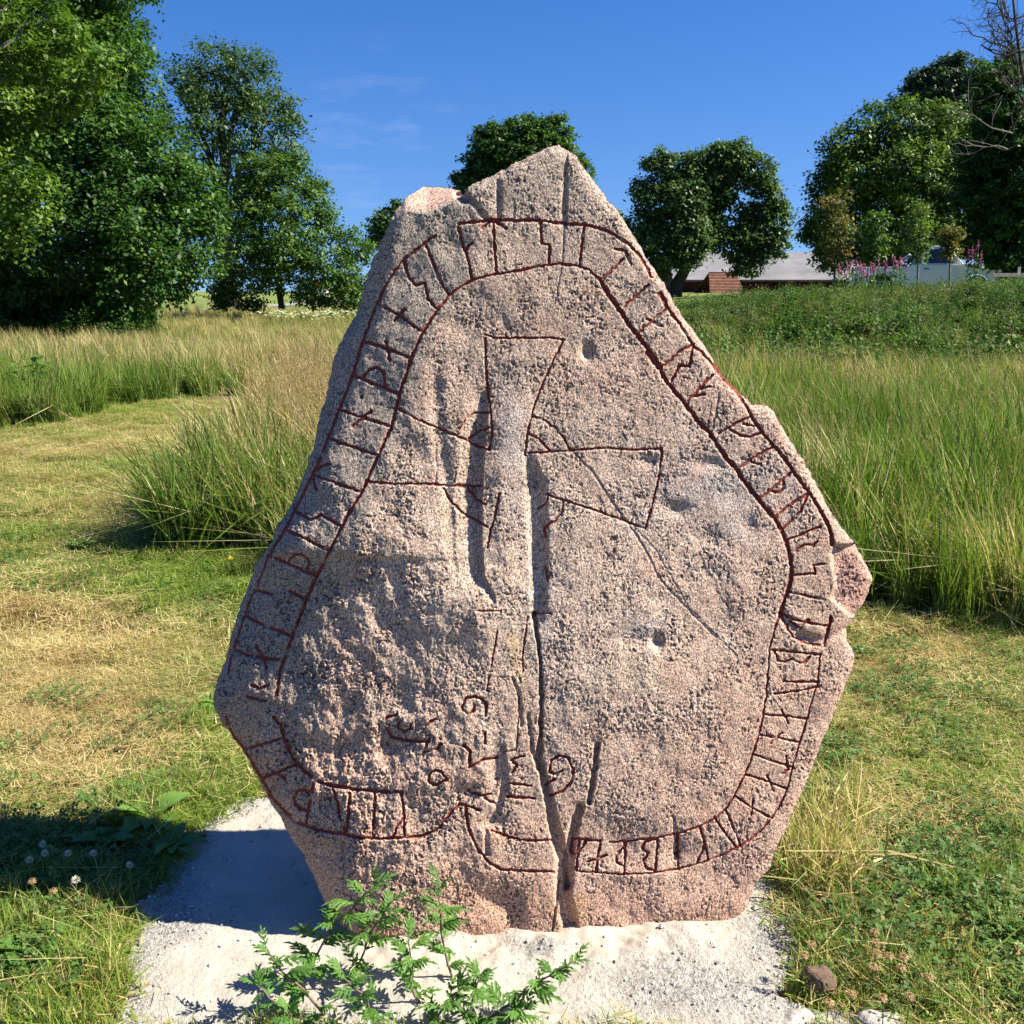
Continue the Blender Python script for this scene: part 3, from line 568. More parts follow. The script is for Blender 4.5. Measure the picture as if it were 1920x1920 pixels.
def groundmat():
    m, t, b = newmat('turf_soil'); b.inputs['Roughness'].default_value = 1; b.inputs['Specular IOR Level'].default_value = .1
    p = worldpos(t); n = noise(t, 1.2, 5, .6, p); n2 = noise(t, 45, 4, .7, p)
    near = ramp(t, n2, [(.3, (.045,.042,.015)), (.5, (.12,.10,.040)), (.7, (.24,.19,.09))])
    far = ramp(t, noise(t, .35, 6, .7, p), [(.35, (.09,.14,.03)), (.65, (.20,.22,.07))])
    sx = node(t, 'ShaderNodeSeparateXYZ'); t.links.new(p, sx.inputs[0])
    k = node(t, 'ShaderNodeMapRange'); k.inputs[1].default_value = 26; k.inputs[2].default_value = 34; t.links.new(sx.outputs[1], k.inputs[0])
    t.links.new(mix(t, k.outputs[0], near, far), b.inputs['Base Color']); bump(t, b, n2, .02); return m
xs = np.concatenate([-np.geomspace(400, 6, 26), np.linspace(-5.6, 5.6, 120), np.geomspace(6, 400, 40)])
ys = np.concatenate([np.linspace(-6, 1.2, 8), np.linspace(1.3, 8, 120), np.linspace(8.2, 34, 120), np.geomspace(35, 900, 40)])
def gh(x, y):
    s = sand_d(x, y); near = (np.abs(x) < 4) & (y < 6)
    return gz(x, y)-np.where(near, .05*sstep(-.01, .05, s), 0)+np.where(near, .012*fbm(x*5, y*5, 3, 7)*sstep(.0, -.1, s), 0)
grid(xs, ys, gh, 'ground', groundmat())

# sand patch round the stone: a fine sheet of its own
def sandmat():
    m, t, b = newmat('pale_sand'); b.inputs['Roughness'].default_value = .95; b.inputs['Specular IOR Level'].default_value = .1
    p = worldpos(t); g = attr(t, 'grit')
    big = noise(t, 5, 4, .6, p); fine = noise(t, 420, 3, .7, p); mid = noise(t, 90, 4, .7, p)
    c = ramp(t, big, [(.35, (.46,.40,.32)), (.6, (.52,.46,.39)), (.75, (.47,.44,.40))])
    gr = ramp(t, mid, [(.32, (.12,.115,.11)), (.43, (.36,.34,.315)), (.62, (.56,.53,.49))])
    c = mix(t, g, c, gr)
    sp = ramp(t, fine, [(.36, .30), (.43, 1.)]); sf = ramp(t, noise(t, 14, 3, .6, p), [(.38, .1), (.60, .9)])
    c = mix(t, sf, c, mix(t, 1., c, sp, 'MULTIPLY'))
    t.links.new(c, b.inputs['Base Color'])
    h = math_(t, 'ADD', math_(t, 'MULTIPLY', mid, math_(t, 'ADD', g, .12)), math_(t, 'MULTIPLY', fine, .18)); bump(t, b, h, .02, 1.); return m
def grit(x, y):
    px, py = to_px(np.stack([x, y, np.zeros_like(x)], -1))
    g = sstep(.16, .02, sand_d(x, y))*.8
    for (a, bb, ra, rb) in [(1290,1860,190,70),(1440,1760,60,80),(330,1720,90,60),(480,1500,120,30),(850,1772,45,12),(1030,1790,60,14),(1500,1880,90,60)]:
        g = np.maximum(g, np.exp(-((px-a)/ra)**2-((py-bb)/rb)**2))
    return np.clip(g+.55*fbm(x*6, y*6, 3, 14)+.06, 0, 1)
def sandh(x, y):
    s = sand_d(x, y); g = grit(x, y)
    z = .012*sstep(0, .15, s)-.03*sstep(.012, -.035, s)+.013*fbm(x*3.2, y*3.2, 3, 15)+.006*fbm(x*14, y*14, 3, 16)
    z += g*(.006*np.abs(pn(x*55, y*55, 17))+.006*np.maximum(0, pn(x*26, y*26, 18)))+.0016*(1-g)*pn(x*70, y*70, 19)
    base = np.exp(-(seg_dist(x, y, [(-.33, 2.26), (0, 2.23), (.42, 2.27)])/.10)**2)      # heaped against the foot
    return z+base*(.014+.014*np.clip(pn(x*11, y*11, 24), -.5, 1)+.006*pn(x*34, y*34, 25))
grid(np.arange(-1.75, 1.45, .007), np.arange(1.72, 3.05, .007), sandh, 'sand', sandmat(), attrs={'grit': grit})
# loose crumbs of the same sand
def pebbles():
    V = []; F = []; C = []; nb = 0; n = 0; r = np.random.default_rng(3)
    ico = np.array([(0,0,1),(.9,0,.2),(.3,.85,.2),(-.7,.5,.2),(-.7,-.5,.2),(.3,-.85,.2),(0,0,-.5)]); fa = np.array([(0,1,2),(0,2,3),(0,3,4),(0,4,5),(0,5,1),(6,2,1),(6,3,2),(6,4,3),(6,5,4),(6,1,5)])
    P = r.uniform((-1.7, 1.75), (1.4, 3.0), (26000, 2)); g = grit(P[:, 0], P[:, 1]); s = sand_d(P[:, 0], P[:, 1])
    k = (r.random(len(P)) < g*.5+.03) & (s > -.03); P = P[k]; z = sandh(P[:, 0], P[:, 1])
    rad = .0016+.0048*r.random(len(P))**4+.004*(r.random(len(P)) > .985)
    a = r.uniform(0, 6.28, len(P)); ca, sa = np.cos(a), np.sin(a)
    B = ico[None]*rad[:, None, None]*r.uniform(.65, 1.3, (len(P), 7, 3))
    B = np.stack([B[..., 0]*ca[:, None]-B[..., 1]*sa[:, None], B[..., 0]*sa[:, None]+B[..., 1]*ca[:, None], B[..., 2]], -1)
    B += np.stack([P[:, 0], P[:, 1], z+rad*.25], 1)[:, None]
    F = (fa[None]+7*np.arange(len(P))[:, None, None]).reshape(-1, 3)
    o = mesh('gravel', B.reshape(-1, 3), F, leafless('crumbs', [(0, (.16,.15,.14)), (.3, (.38,.34,.31)), (1, (.55,.5,.46))]), attrs={'rnd': np.repeat(r.random(len(P)), 7)})
    tag(o, kind='stuff')
def leafless(name, stops):
    m, t, b = newmat(name); b.inputs['Roughness'].default_value = .95; t.links.new(ramp(t, attr(t, 'rnd'), stops), b.inputs['Base Color']); return m
pebbles()
# road far left
def road():
    pts = [(150,628),(220,616),(290,607),(380,597),(470,587),(540,578),(620,570),(720,563)]
    Ys = np.interp([p[0] for p in pts], [150, 720], [44, 72]); V = []
    for (x, y), d in zip(pts, Ys):
        p = dp(np.array(float(x)), np.array(float(y)), d)
        for k in (-4.5, 4.5): V.append((p[0]+.15*k, d+k, float(gz(p[0]+.15*k, d+k))+.05))
    V = np.array(V); n = len(pts); F = np.array([(2*i, 2*i+2, 2*i+3, 2*i+1) for i in range(n-1)])
    m, t, b = newmat('asphalt'); b.inputs['Roughness'].default_value = .9; nn = noise(t, 1.5, 6, .7, worldpos(t))
    t.links.new(ramp(t, nn, [(.3, (.20,.195,.20)), (.7, (.29,.285,.29))]), b.inputs['Base Color'])
    o = mesh('road', V, F, m); tag(o, kind='structure')
road()

# ------------------------------------------------------------------ trees
def leaves(P, size, seed, up=.5, out=None, asp=.62, fold=0.):
    """rhombic leaf blades at the points P"""
    r = np.random.default_rng(seed); n = len(P)
    N = r.normal(size=(n, 3)); N /= np.linalg.norm(N, axis=1)[:, None]; N[:, 2] = np.abs(N[:, 2])
    N = N+np.array([0, 0, up]); 
    if out is not None: N = N+out*.5
    N /= np.linalg.norm(N, axis=1)[:, None]
    T = np.cross(N, r.normal(size=(n, 3))); T /= np.linalg.norm(T, axis=1)[:, None]; T[:, 2] -= .25; B = np.cross(N, T)
    s = (size*r.uniform(.65, 1.35, n))[:, None]
    V = np.stack([P-T*s*.5, P+B*s*asp*.5-T*s*.05, P+T*s*.55, P-B*s*asp*.5-T*s*.05], 1)
    F = np.arange(4*n).reshape(n, 4)
    return V.reshape(-1, 3), F
def limb_path(a, b, r, sag=.1, n=6):
    t = np.linspace(0, 1, n)[:, None]; L = np.linalg.norm(b-a)
    p = a+(b-a)*t; p[:, 2] += sag*L*np.sin(t[:, 0]*pi)*.5
    p[1:-1] += r.normal(scale=.035*L, size=(n-2, 3)); return p
def tree(name, label, Y, trunk, lobes, size, lmat, bmat, dens=1., cat='tree', group=None, flat=.6, seed=1, thick=.9, clump=.5, limbs=8, tr=.3, core=.45, up=.5, hue=0.):
    """trunk: photo points base..top; lobes: (px, py, radius px, metres nearer/farther)"""
    r = np.random.default_rng(seed); sc = Y/FPX/cos(PITCH)
    tx, ty = trunk[0]; b = dp(np.array(float(tx)), np.array(float(ty)), Y); g = float(gz(b[0], Y)); base = np.array([b[0], Y, g])
    root = empty(name, tuple(base), label, cat, group)
    tp = [base+np.array([0, 0, -.3])]+[dp(np.array(float(x)), np.array(float(y)), Y) for x, y in trunk[1:]]
    tp = np.array(tp)-base; k = np.linspace(0, 1, 9); pts = np.stack([np.interp(k, np.linspace(0, 1, len(tp)), tp[:, i]) for i in range(3)], 1)
    pts[2:-1] += r.normal(scale=tr*.35, size=(6, 3))*[1, 1, .2]
    mb = MB(); mb.tube(pts, tr*np.interp(k, [0, .08, 1], [1.5, 1, .35]), 9); mb.build('trunk', bmat, root, True)
    PP = []; RN = []; OUT = []; cents = []
    for (x, y, rp, dz) in lobes:
        c = dp(np.array(float(x)), np.array(float(y)), Y+dz)-base; Rw = rp*sc*(Y+dz)/Y; cents.append((c, Rw))
        cr = max(clump*size*3.2, Rw*.16)
        nc = int(dens*thick*9*(Rw/cr)**2*.55)+5
        dirs = r.normal(size=(nc, 3)); dirs /= np.linalg.norm(dirs, axis=1)[:, None]
        rad = Rw*np.where(r.random(nc) < core, r.uniform(.25, .8, nc), r.uniform(.78, 1.0, nc))
        # keep most clumps on the near, top and rim sides, where they are seen, but go all round
        cc = c+dirs*rad[:, None]
        m = 48
        off = r.normal(size=(nc, m, 3))*np.array([1, 1, flat])*cr*.42
        off[..., 2] -= .12*np.hypot(off[..., 0], off[..., 1])
        p = (cc[:, None]+off).reshape(-1, 3); PP.append(p)
        RN.append(np.clip(np.repeat(r.uniform(.1, .8, nc), m)+r.normal(scale=.13, size=nc*m)+hue, 0, 1)); OUT.append(np.repeat(dirs, m, 0))
    P = np.concatenate(PP); V, F = leaves(P, size*.70, seed+5, up, np.concatenate(OUT))
    o = mesh('crown', V, F, lmat, root, attrs={'rnd': np.repeat(np.concatenate(RN), 4)}); o['kind'] = 'stuff'
    cents.sort(key=lambda q: -q[1])
    for c, Rw in cents[:limbs]:
        t0 = r.uniform(.35, .95); a = np.array([np.interp(t0, k, pts[:, i]) for i in range(3)]); rr = tr*(1-.6*t0)*.6
        L = limb_path(a, c+r.normal(size=3)*Rw*.1, r, .15)
        mb = MB(); mb.tube(L, np.linspace(rr, rr*.3, 6), 6)
        for q in range(4):
            s_ = L[r.integers(2, 6)]; e = c+np.clip(r.normal(size=3)*.5, -.6, .6)*Rw
            mb2 = limb_path(s_, e, r, .1, 4); mb.tube(mb2, np.linspace(rr*.35, rr*.08, 4), 4)
        mb.build('limb', bmat, root, True)
    return root
lm_dark = leafmat('lime_leaves', (.012,.038,.008), (.040,.105,.018), (.12,.21,.036), .38)
lm_olive = leafmat('maple_leaves', (.030,.07,.010), (.085,.155,.020), (.17,.25,.035), .40)
lm_oak = leafmat('oak_leaves', (.018,.044,.013), (.050,.102,.028), (.12,.185,.05), .32)
lm_mid = leafmat('young_lime_leaves', (.022,.058,.012), (.065,.135,.024), (.15,.24,.042), .35)
lm_blue = leafmat('aspen_leaves', (.018,.040,.020), (.042,.080,.038), (.080,.130,.060), .22)
lm_yel = leafmat('yellow_green_leaves', (.035,.07,.012), (.095,.16,.025), (.19,.26,.05), .42)
lm_rust = leafmat('rusty_leaves', (.04,.06,.012), (.10,.12,.025), (.26,.15,.05), .4)
lm_dome = leafmat('dome_maple_leaves', (.018,.048,.010), (.055,.115,.018), (.17,.24,.032), .3)
bk = bark('bark', (.055,.045,.036)); bk_l = bark('pale_bark', (.16,.145,.125))
# left, dark tree filling the corner
tree('lime_tree', 'huge dark green broadleaf tree at the left edge, leaves down to the tall grass', 34, [(262,610),(255,480),(215,250),(190,60)],
     [(60,60,120,0),(170,40,110,1),(215,120,70,-1),(235,205,75,-1),(110,180,120,-2),(60,320,125,-2),(190,290,110,-2.5),(290,300,75,-2),(340,370,76,-2),(250,400,100,-3),(130,420,120,-3),
      (40,480,100,-2),(345,480,62,-2.2),(260,500,90,-3),(160,540,85,-2),(60,570,80,-1),(310,525,40,-2),(210,-60,80,0),(80,-80,130,0),(390,430,32,-2),(-60,200,140,1),(-60,450,120,0)],
     .19, lm_dark, bk, 2.6, seed=3, tr=.34, limbs=8, clump=.8)
tree('maple_tree', 'lighter yellow-green maple branches hanging in from the upper left corner', 22, [(-190,640),(-170,420),(-120,200),(-80,20)],
     [(10,190,52,0),(60,130,48,0),(120,90,46,.5),(150,160,36,.3),(195,115,26,.2),(95,200,42,.3),(30,90,55,.6),(20,370,42,-1),(50,395,30,-1),(15,445,34,-1),(65,340,26,-1),(90,30,50,.5),(15,20,50,1),(40,260,40,0),(-60,300,90,0),(-80,100,100,1)],
     .15, lm_olive, bk_l, 1.5, seed=4, tr=.2, limbs=6, clump=.8, core=.3)
tree('oak_tree', 'tall blue-green oak with sky gaps, standing behind the left trees', 52, [(430,575),(420,420),(415,300),(430,180)],
     [(395,150,66,0),(460,150,60,1),(360,190,60,0),(430,215,70,-1),(500,205,56,0),(530,265,44,0),(545,215,24,1),(380,280,56,0),(470,300,52,1),(345,140,36,0),(412,118,34,0),(520,315,38,0),(350,360,50,1),(470,130,40,0),(440,400,50,1)],
     .24, lm_oak, bk, 1.25, seed=5, tr=.42, limbs=9, clump=.9, core=.25)
tree('young_lime_tree', 'rounded mid green tree with short trunk beside the grey road', 44, [(525,598),(524,560),(520,480),(525,400)],
     [(500,350,58,0),(555,365,52,0),(460,400,55,0),(610,420,42,0),(530,430,70,-1),(650,460,38,0),(600,490,50,-1),(450,470,55,-1),(500,500,52,-1),(655,520,40,0),(430,525,40,0),(570,530,36,0),(690,470,18,.5),(480,320,34,0),(660,565,34,.3),(640,530,34,0),(600,560,22,0),(470,560,26,0),(420,560,26,0),(550,480,50,-1),(555,300,20,0),(590,350,26,0)],
     .19, lm_mid, bk, 1.7, seed=6, tr=.16, limbs=9, clump=.75)
tree('distant_tree', 'small dark tree top just left of the rune stone shoulder', 90, [(735,560),(735,500),(738,420)],
     [(738,430,36,0),(715,410,24,0),(740,395,20,0),(712,450,26,0),(760,470,40,0),(790,430,40,0)], .42, lm_oak, bk, 1.3, seed=7, tr=.3, limbs=5)
tree('broadleaf_tree', 'round dark green tree crown rising right behind the stone peak', 58, [(985,560),(985,470),(980,330)],
     [(985,290,62,0),(930,290,50,0),(1030,285,48,0),(895,330,44,0),(980,258,42,0),(1065,330,44,0),(900,380,60,0),(1000,370,80,0),(1060,390,60,0),(920,255,26,0),(1040,245,28,0),(1130,420,32,0)],
     .26, lm_mid, bk, 1.9, seed=8, tr=.4, limbs=6, hue=-.15)
tree('spreading_oak_tree', 'spreading oak with leaning dark trunk and a sky window in front of the barn', 44, [(1262,585),(1275,520),(1300,470),(1330,420)],
     [(1262,320,28,0),(1215,360,28,0),(1200,430,34,0),(1240,385,40,0),(1280,370,40,-.5),(1235,460,42,-.4),(1290,450,34,-1),(1345,300,32,0),(1385,290,30,0),(1420,320,30,0),(1330,330,28,0),(1370,335,32,.3),
      (1440,365,28,0),(1455,400,22,0),(1425,395,20,0),(1300,420,34,-.8),(1215,500,34,0),(1330,440,28,0),(1375,455,30,0),(1410,445,28,0),(1450,455,26,0),(1400,490,30,.2),(1290,478,26,-1),(1325,380,24,0),(1350,370,24,0),(1310,335,34,0),(1350,345,30,0),(1360,300,34,0),(1345,425,26,0),(1450,430,26,0),(1405,440,28,0),(1300,300,22,0),(1270,430,40,-.5),(1230,300,20,0),(1390,400,16,0),(1300,340,26,0)],
     .21, lm_oak, bk, 2.5, seed=9, tr=.30, limbs=12, clump=.62, core=.25, hue=.1)
tree('large_maple_tree', 'big domed maple with bright yellow-green top and black shade below, right side', 40, [(1680,540),(1680,450),(1690,330)],
     [(1700,235,52,0),(1640,250,50,0),(1760,240,50,0),(1590,285,48,0),(1560,340,42,.3),(1550,400,40,.4),(1620,330,60,-.5),(1700,320,70,-1),(1780,320,60,-.5),(1545,440,36,.5),(1600,420,60,0),(1690,420,75,-.5),(1780,420,70,0),(1560,475,34,.4),(1640,480,50,.3),(1820,260,40,0),(1512,440,9,.5),(1740,480,50,0)],
     .19, lm_dome, bk, 2.5, seed=10, tr=.34, limbs=6, clump=.7, hue=.1)
tree('aspen_tree', 'windblown blue-green tree top showing behind the domed maple', 62, [(1760,540),(1760,400),(1760,250)],
     [(1750,180,50,0),(1790,150,44,0),(1725,150,20,0),(1785,122,18,0),(1720,185,30,0),(1770,135,24,0),(1820,190,46,0),(1690,190,20,0),(1800,230,60,0),(1740,150,18,0),(1850,230,50,0)],
     .27, lm_blue, bk, 1.9, seed=11, tr=.25, limbs=5)
tree('dark_hedgerow_tree', 'dark green tree at the right edge with bare grey twigs over it', 34, [(1900,560),(1895,420),(1880,250)],
     [(1880,190,50,0),(1850,150,32,0),(1905,250,60,-.5),(1850,280,50,0),(1920,340,70,-.5),(1850,380,60,0),(1910,440,70,-.5),(1850,460,40,.3),(1830,330,40,.3),(1900,130,34,.4),(1960,300,80,0),(1840,440,36,0),(1905,500,40,0)],
     .17, lm_dark, bk, 1.9, seed=12, tr=.3, limbs=6, hue=-.05)
def dead_tree():
    Y = 30; r = np.random.default_rng(12); b = dp(np.array(1925.), np.array(560.), Y); base = np.array([b[0], Y, float(gz(b[0], Y))])
    root = empty('dead_tree', tuple(base), 'leafless dead tree with crooked dark twigs in the upper right corner', 'tree')
    W = lambda x, y, dz=0: dp(np.array(float(x)), np.array(float(y)), Y+dz)-base
    mb = MB(); mb.tube(np.array([[.4, 0, -.3], W(1960, 380), W(1943, 240), W(1916, 130), W(1905, 50), W(1895, -50)]), [.16, .12, .085, .05, .038, .025], 7); mb.build('trunk', bk, root, True)
    def twig(mb, p, d, L, rad, lev):
        n = 5; pts = [p]
        for i in range(n): d = d+r.normal(scale=.30, size=3); d[2] += .05; d /= np.linalg.norm(d); p = p+d*L/n; pts.append(p)
        mb.tube(pts, np.linspace(rad, rad*.5, n+1), 4)
        if lev > 0:
            for k in range(4 if lev > 1 else 3):
                q = pts[r.integers(1, n+1)]; dd = d+r.normal(scale=.75, size=3); dd /= np.linalg.norm(dd); twig(mb, q, dd, L*.6, rad*.55, lev-1)
    for (x, y, ex, ey) in [(1920,190,1845,140),(1908,120,1835,85),(1900,90,1850,30),(1893,40,1850,-10),(1915,160,1870,60),(1905,110,1925,20),(1890,30,1905,-30),(1918,200,1885,150),(1898,70,1868,5)]:
        a, e = W(x, y), W(ex, ey, r.uniform(-.6, .6)); mb = MB(); d = e-a; L = np.linalg.norm(d); twig(mb, a, d/L, L, .032, 3); mb.build('branch', bk, root, True)
    for (x, y, ex, ey) in [(1900,250,1810,235),(1890,280,1820,250)]:
        a, e = W(x, y), W(ex, ey, -.9); mb = MB(); d = e-a; L = np.linalg.norm(d); twig(mb, a, d/L, L, .022, 2); mb.build('branch', bk_l, root, True)
dead_tree()
for (nm, lab, x, y0, y1, w_, mt, YY, sd) in [
    ('sapling', 'slim sapling with rusty top leaves and thin pale stem beside the barn', 1566, 540, 365, 30, lm_rust, 25.5, 31),
    ('sapling', 'slender bright green sapling standing in front of the white pickup door', 1722, 520, 385, 17, lm_yel, 25, 32),
    ('sapling', 'thin sapling with orange-tipped leaves in front of the pickup windscreen', 1782, 510, 425, 13, lm_rust, 25.3, 33),
    ('sapling', 'low leafy sapling among the pink flowers, left of the pickup', 1640, 520, 405, 20, lm_mid, 25.6, 34)]:
    n = 6; lob = [(x+(-1)**k*w_*.22, y1+(y0-y1-25)*(k+.5)/n*.92, w_*(.55+.5*sin(pi*min(1, (k+.7)/n*1.2))), 0) for k in range(n)]
    tree(nm, lab, YY, [(x, y0+20), (x, (y0+y1)/2), (x, y1+8)], lob, .10, mt, bk_l, .75, seed=sd, tr=.028, limbs=4, clump=.8, group='saplings on the bank', core=.5)

# ------------------------------------------------------------------ grass tufts, instanced (nobody could count them)
lib = bpy.data.collections.new('tuft_library')
def tuft(name, n, h, rad, width, mat, seed, seg=3, lean=.5, wind=(0, 0), heads=0, strand=0., curl=.6, hv=.35):
    r = np.random.default_rng(seed); V = []; F4 = []; F3 = []; rn = []; nb = 0
    for i in range(n):
        a = r.uniform(0, 2*pi); q = rad*r.random()**.5; p0 = np.array([q*cos(a), q*sin(a), -.01])
        hh = h*r.uniform(1-hv*1.4, 1+hv*.7); la = r.uniform(0, 2*pi); lay = r.random() < strand
        le = (r.uniform(.9, 1.5) if lay else lean*r.random()**.7); dx = np.array([cos(la)*le+wind[0], sin(la)*le+wind[1], 0.])
        wd = width*r.uniform(.6, 1.3); sa = la+pi/2+r.uniform(-.9, .9); side = np.array([cos(sa), sin(sa), 0])
        c = r.random(); head = heads and i < heads
        if lay: hh *= 1.1; p0[2] = h*r.uniform(.1, .6)
        K = seg+1; st = len(rn)
        for k in range(K):
            t = k/seg; up = (.12*t if lay else t*(1-.35*curl*t*le)); pp = p0+dx*hh*(t**1.7 if not lay else t)+np.array([0, 0, hh*up])
            wk = wd*(1-t**1.6)*(.35 if head else 1)+.00015
            if k == seg: V.append(pp); rn.append(c)
            else: V.append(pp-side*wk*.5); V.append(pp+side*wk*.5); rn += [c, c]
        for k in range(seg-1): F4.append((st+2*k, st+2*k+1, st+2*k+3, st+2*k+2))
        F3.append((st+2*seg-2, st+2*seg-1, st+2*seg))
        if head:
            tip = V[-1]; dr = V[-1]-V[-2]; dr = dr/(np.linalg.norm(dr)+1e-6)
            for q in range(14):
                s0 = len(rn); pos = tip-dr*r.uniform(0, .16)*hh; o_ = r.normal(size=3); o_ /= np.linalg.norm(o_); w2 = np.cross(o_, dr)
                e = pos+dr*.018+o_*r.uniform(.004, .016)
                V += [pos, (pos+e)/2+w2*.0026, e, (pos+e)/2-w2*.0026]; rn += [1.35]*4; F4.append((s0, s0+1, s0+2, s0+3))
    o = mesh(name, V, [np.array(F4).reshape(-1, 4), np.array(F3).reshape(-1, 3)], mat, attrs={'rnd': rn}, link=False)
    lib.objects.link(o); return o
def grassmat(name, greens, straw, trans=.35):
    m, t, b = newmat(name); b.inputs['Roughness'].default_value = .55; b.inputs['Specular IOR Level'].default_value = .2
    rn = attr(t, 'rnd'); dry = attr(t, 'dry', 'INSTANCER'); var = attr(t, 'var', 'INSTANCER')
    g = ramp(t, math_(t, 'ADD', math_(t, 'MULTIPLY', rn, .6), math_(t, 'MULTIPLY', var, .4)), [(0., greens[0]), (.5, greens[1]), (1., greens[2])])
    sfr = math_(t, 'MULTIPLY', rn, 3.71); s = ramp(t, math_(t, 'FRACT', sfr), [(0, straw[0]), (.5, straw[1]), (1, straw[2])])
    k = node(t, 'ShaderNodeMapRange'); k.inputs[1].default_value = -.06; k.inputs[2].default_value = .06
    t.links.new(math_(t, 'SUBTRACT', dry, math_(t, 'FRACT', math_(t, 'MULTIPLY', rn, 11.3))), k.inputs[0])
    kk = math_(t, 'MAXIMUM', k.outputs[0], math_(t, 'GREATER_THAN', rn, 1.2))
    bn = node(t, 'ShaderNodeMapRange'); bn.inputs[1].default_value = .45; bn.inputs[2].default_value = .9; t.links.new(noise(t, 1.7, 4, .6, worldpos(t)), bn.inputs[0])
    s = mix(t, bn.outputs[0], s, mix(t, 1., s, (.62, .48, .36), 'MULTIPLY'))
    c = mix(t, kk, g, s); t.links.new(c, b.inputs['Base Color'])
    tr = t.nodes.new('ShaderNodeBsdfTranslucent'); t.links.new(mix(t, 1., c, (1.15, 1.25, .7), 'MULTIPLY'), tr.inputs[0])
    mx = t.nodes.new('ShaderNodeMixShader'); mx.inputs[0].default_value = trans; t.links.new(b.outputs[0], mx.inputs[1]); t.links.new(tr.outputs[0], mx.inputs[2])
    t.links.new(mx.outputs[0], t.nodes['Material Output'].inputs[0]); return m
STRAW = ((.36,.26,.11), (.56,.45,.21), (.70,.60,.34))
gm_lawn = grassmat('lawn_grass', ((.075,.13,.018), (.17,.25,.032), (.30,.37,.07)), STRAW)
gm_tall = grassmat('meadow_grass', ((.030,.070,.010), (.10,.17,.022), (.235,.31,.05)), ((.34,.24,.12), (.52,.41,.20), (.66,.56,.33)))
gm_weed = grassmat('weed_leaves', ((.020,.055,.009), (.050,.115,.016), (.13,.21,.03)), ((.10,.11,.04), (.2,.19,.08), (.28,.24,.12)))
LAWN = [tuft('lawn_tuft', 150, .042, .085, .0032, gm_lawn, 100+k, 2, .9, strand=.30+.1*k) for k in range(4)]
NEAR = [tuft('coarse_tuft', 46, .13, .055, .0045, gm_lawn, 110+k, 4, .8, strand=.08, curl=.9) for k in range(3)]
TALL = [tuft('meadow_tuft', 85, .60, .14, (.009, .014, .010, .016)[k], gm_tall, 120+k, 6, (.3, .5, .25, .65)[k], wind=(-.10, .0), heads=(0, 5, 9, 2)[k], strand=.05, curl=.9, hv=.5) for k in range(4)]
SEED = [tuft('seeding_tuft', 26, .95, .10, .0045, gm_tall, 130+k, 5, .22, wind=(.06, 0), heads=20, hv=.2) for k in range(2)]
def weed(name, nst, h, leaf, seed, nl=22):
    r = np.random.default_rng(seed); P = []; V = []; F = []; rn = []
    for s in range(nst):
        a = r.uniform(0, 6.28); q = .16*r.random(); H_ = h*r.uniform(.6, 1.1); le = r.normal(scale=.18, size=2)
        for k in range(nl):
            t = (k+r.random())/nl; P.append([q*cos(a)+le[0]*H_*t+r.normal(scale=.045), q*sin(a)+le[1]*H_*t+r.normal(scale=.045), H_*t])
    V, F = leaves(np.array(P), leaf, seed, .7); o = mesh(name, V, F, gm_weed, attrs={'rnd': np.repeat(r.random(len(P))*.99, 4)}, link=False); lib.objects.link(o); return o
WEED = [weed('herb_clump', (10, 7, 12, 5)[k], (.40, .55, .30, .75)[k], (.055, .04, .075, .05)[k], 140+k, (30, 34, 22, 40)[k]) for k in range(4)]
def clovers(name, seed, n=46):
    r = np.random.default_rng(seed); V = []; F = []; rn = []
    for i in range(n):
        a = r.uniform(0, 6.28); q = .09*r.random()**.5; p = np.array([q*cos(a), q*sin(a), r.uniform(.012, .05)]); c = r.random()*.99; nx = r.normal(scale=.3, size=3); nx[2] = 1
        for k in range(3):
            t = a+k*2.09; d = np.array([cos(t), sin(t), .1])+nx*[0, 0, 0]; d[2] -= (nx[0]*d[0]+nx[1]*d[1]); s_ = np.array([-sin(t), cos(t), -(nx[1]*cos(t)-nx[0]*sin(t))]); L = r.uniform(.006, .0105); b = len(V)
            V += [p, p+d*L*.5-s_*L*.42, p+d*L-s_*L*.3, p+d*L+s_*L*.3, p+d*L*.5+s_*L*.42]; F.append((b, b+1, b+2, b+3, b+4)); rn += [c]*5
    o = mesh(name, np.array(V), np.array(F), gm_clov, attrs={'rnd': rn}, link=False); lib.objects.link(o); return o
gm_clov = grassmat('clover_leaves', ((.035,.085,.018), (.075,.15,.03), (.13,.22,.05)), ((.12,.14,.05), (.2,.2,.08), (.3,.26,.12)))
CLOV = [clovers('clover_patch', 150+k) for k in range(3)]
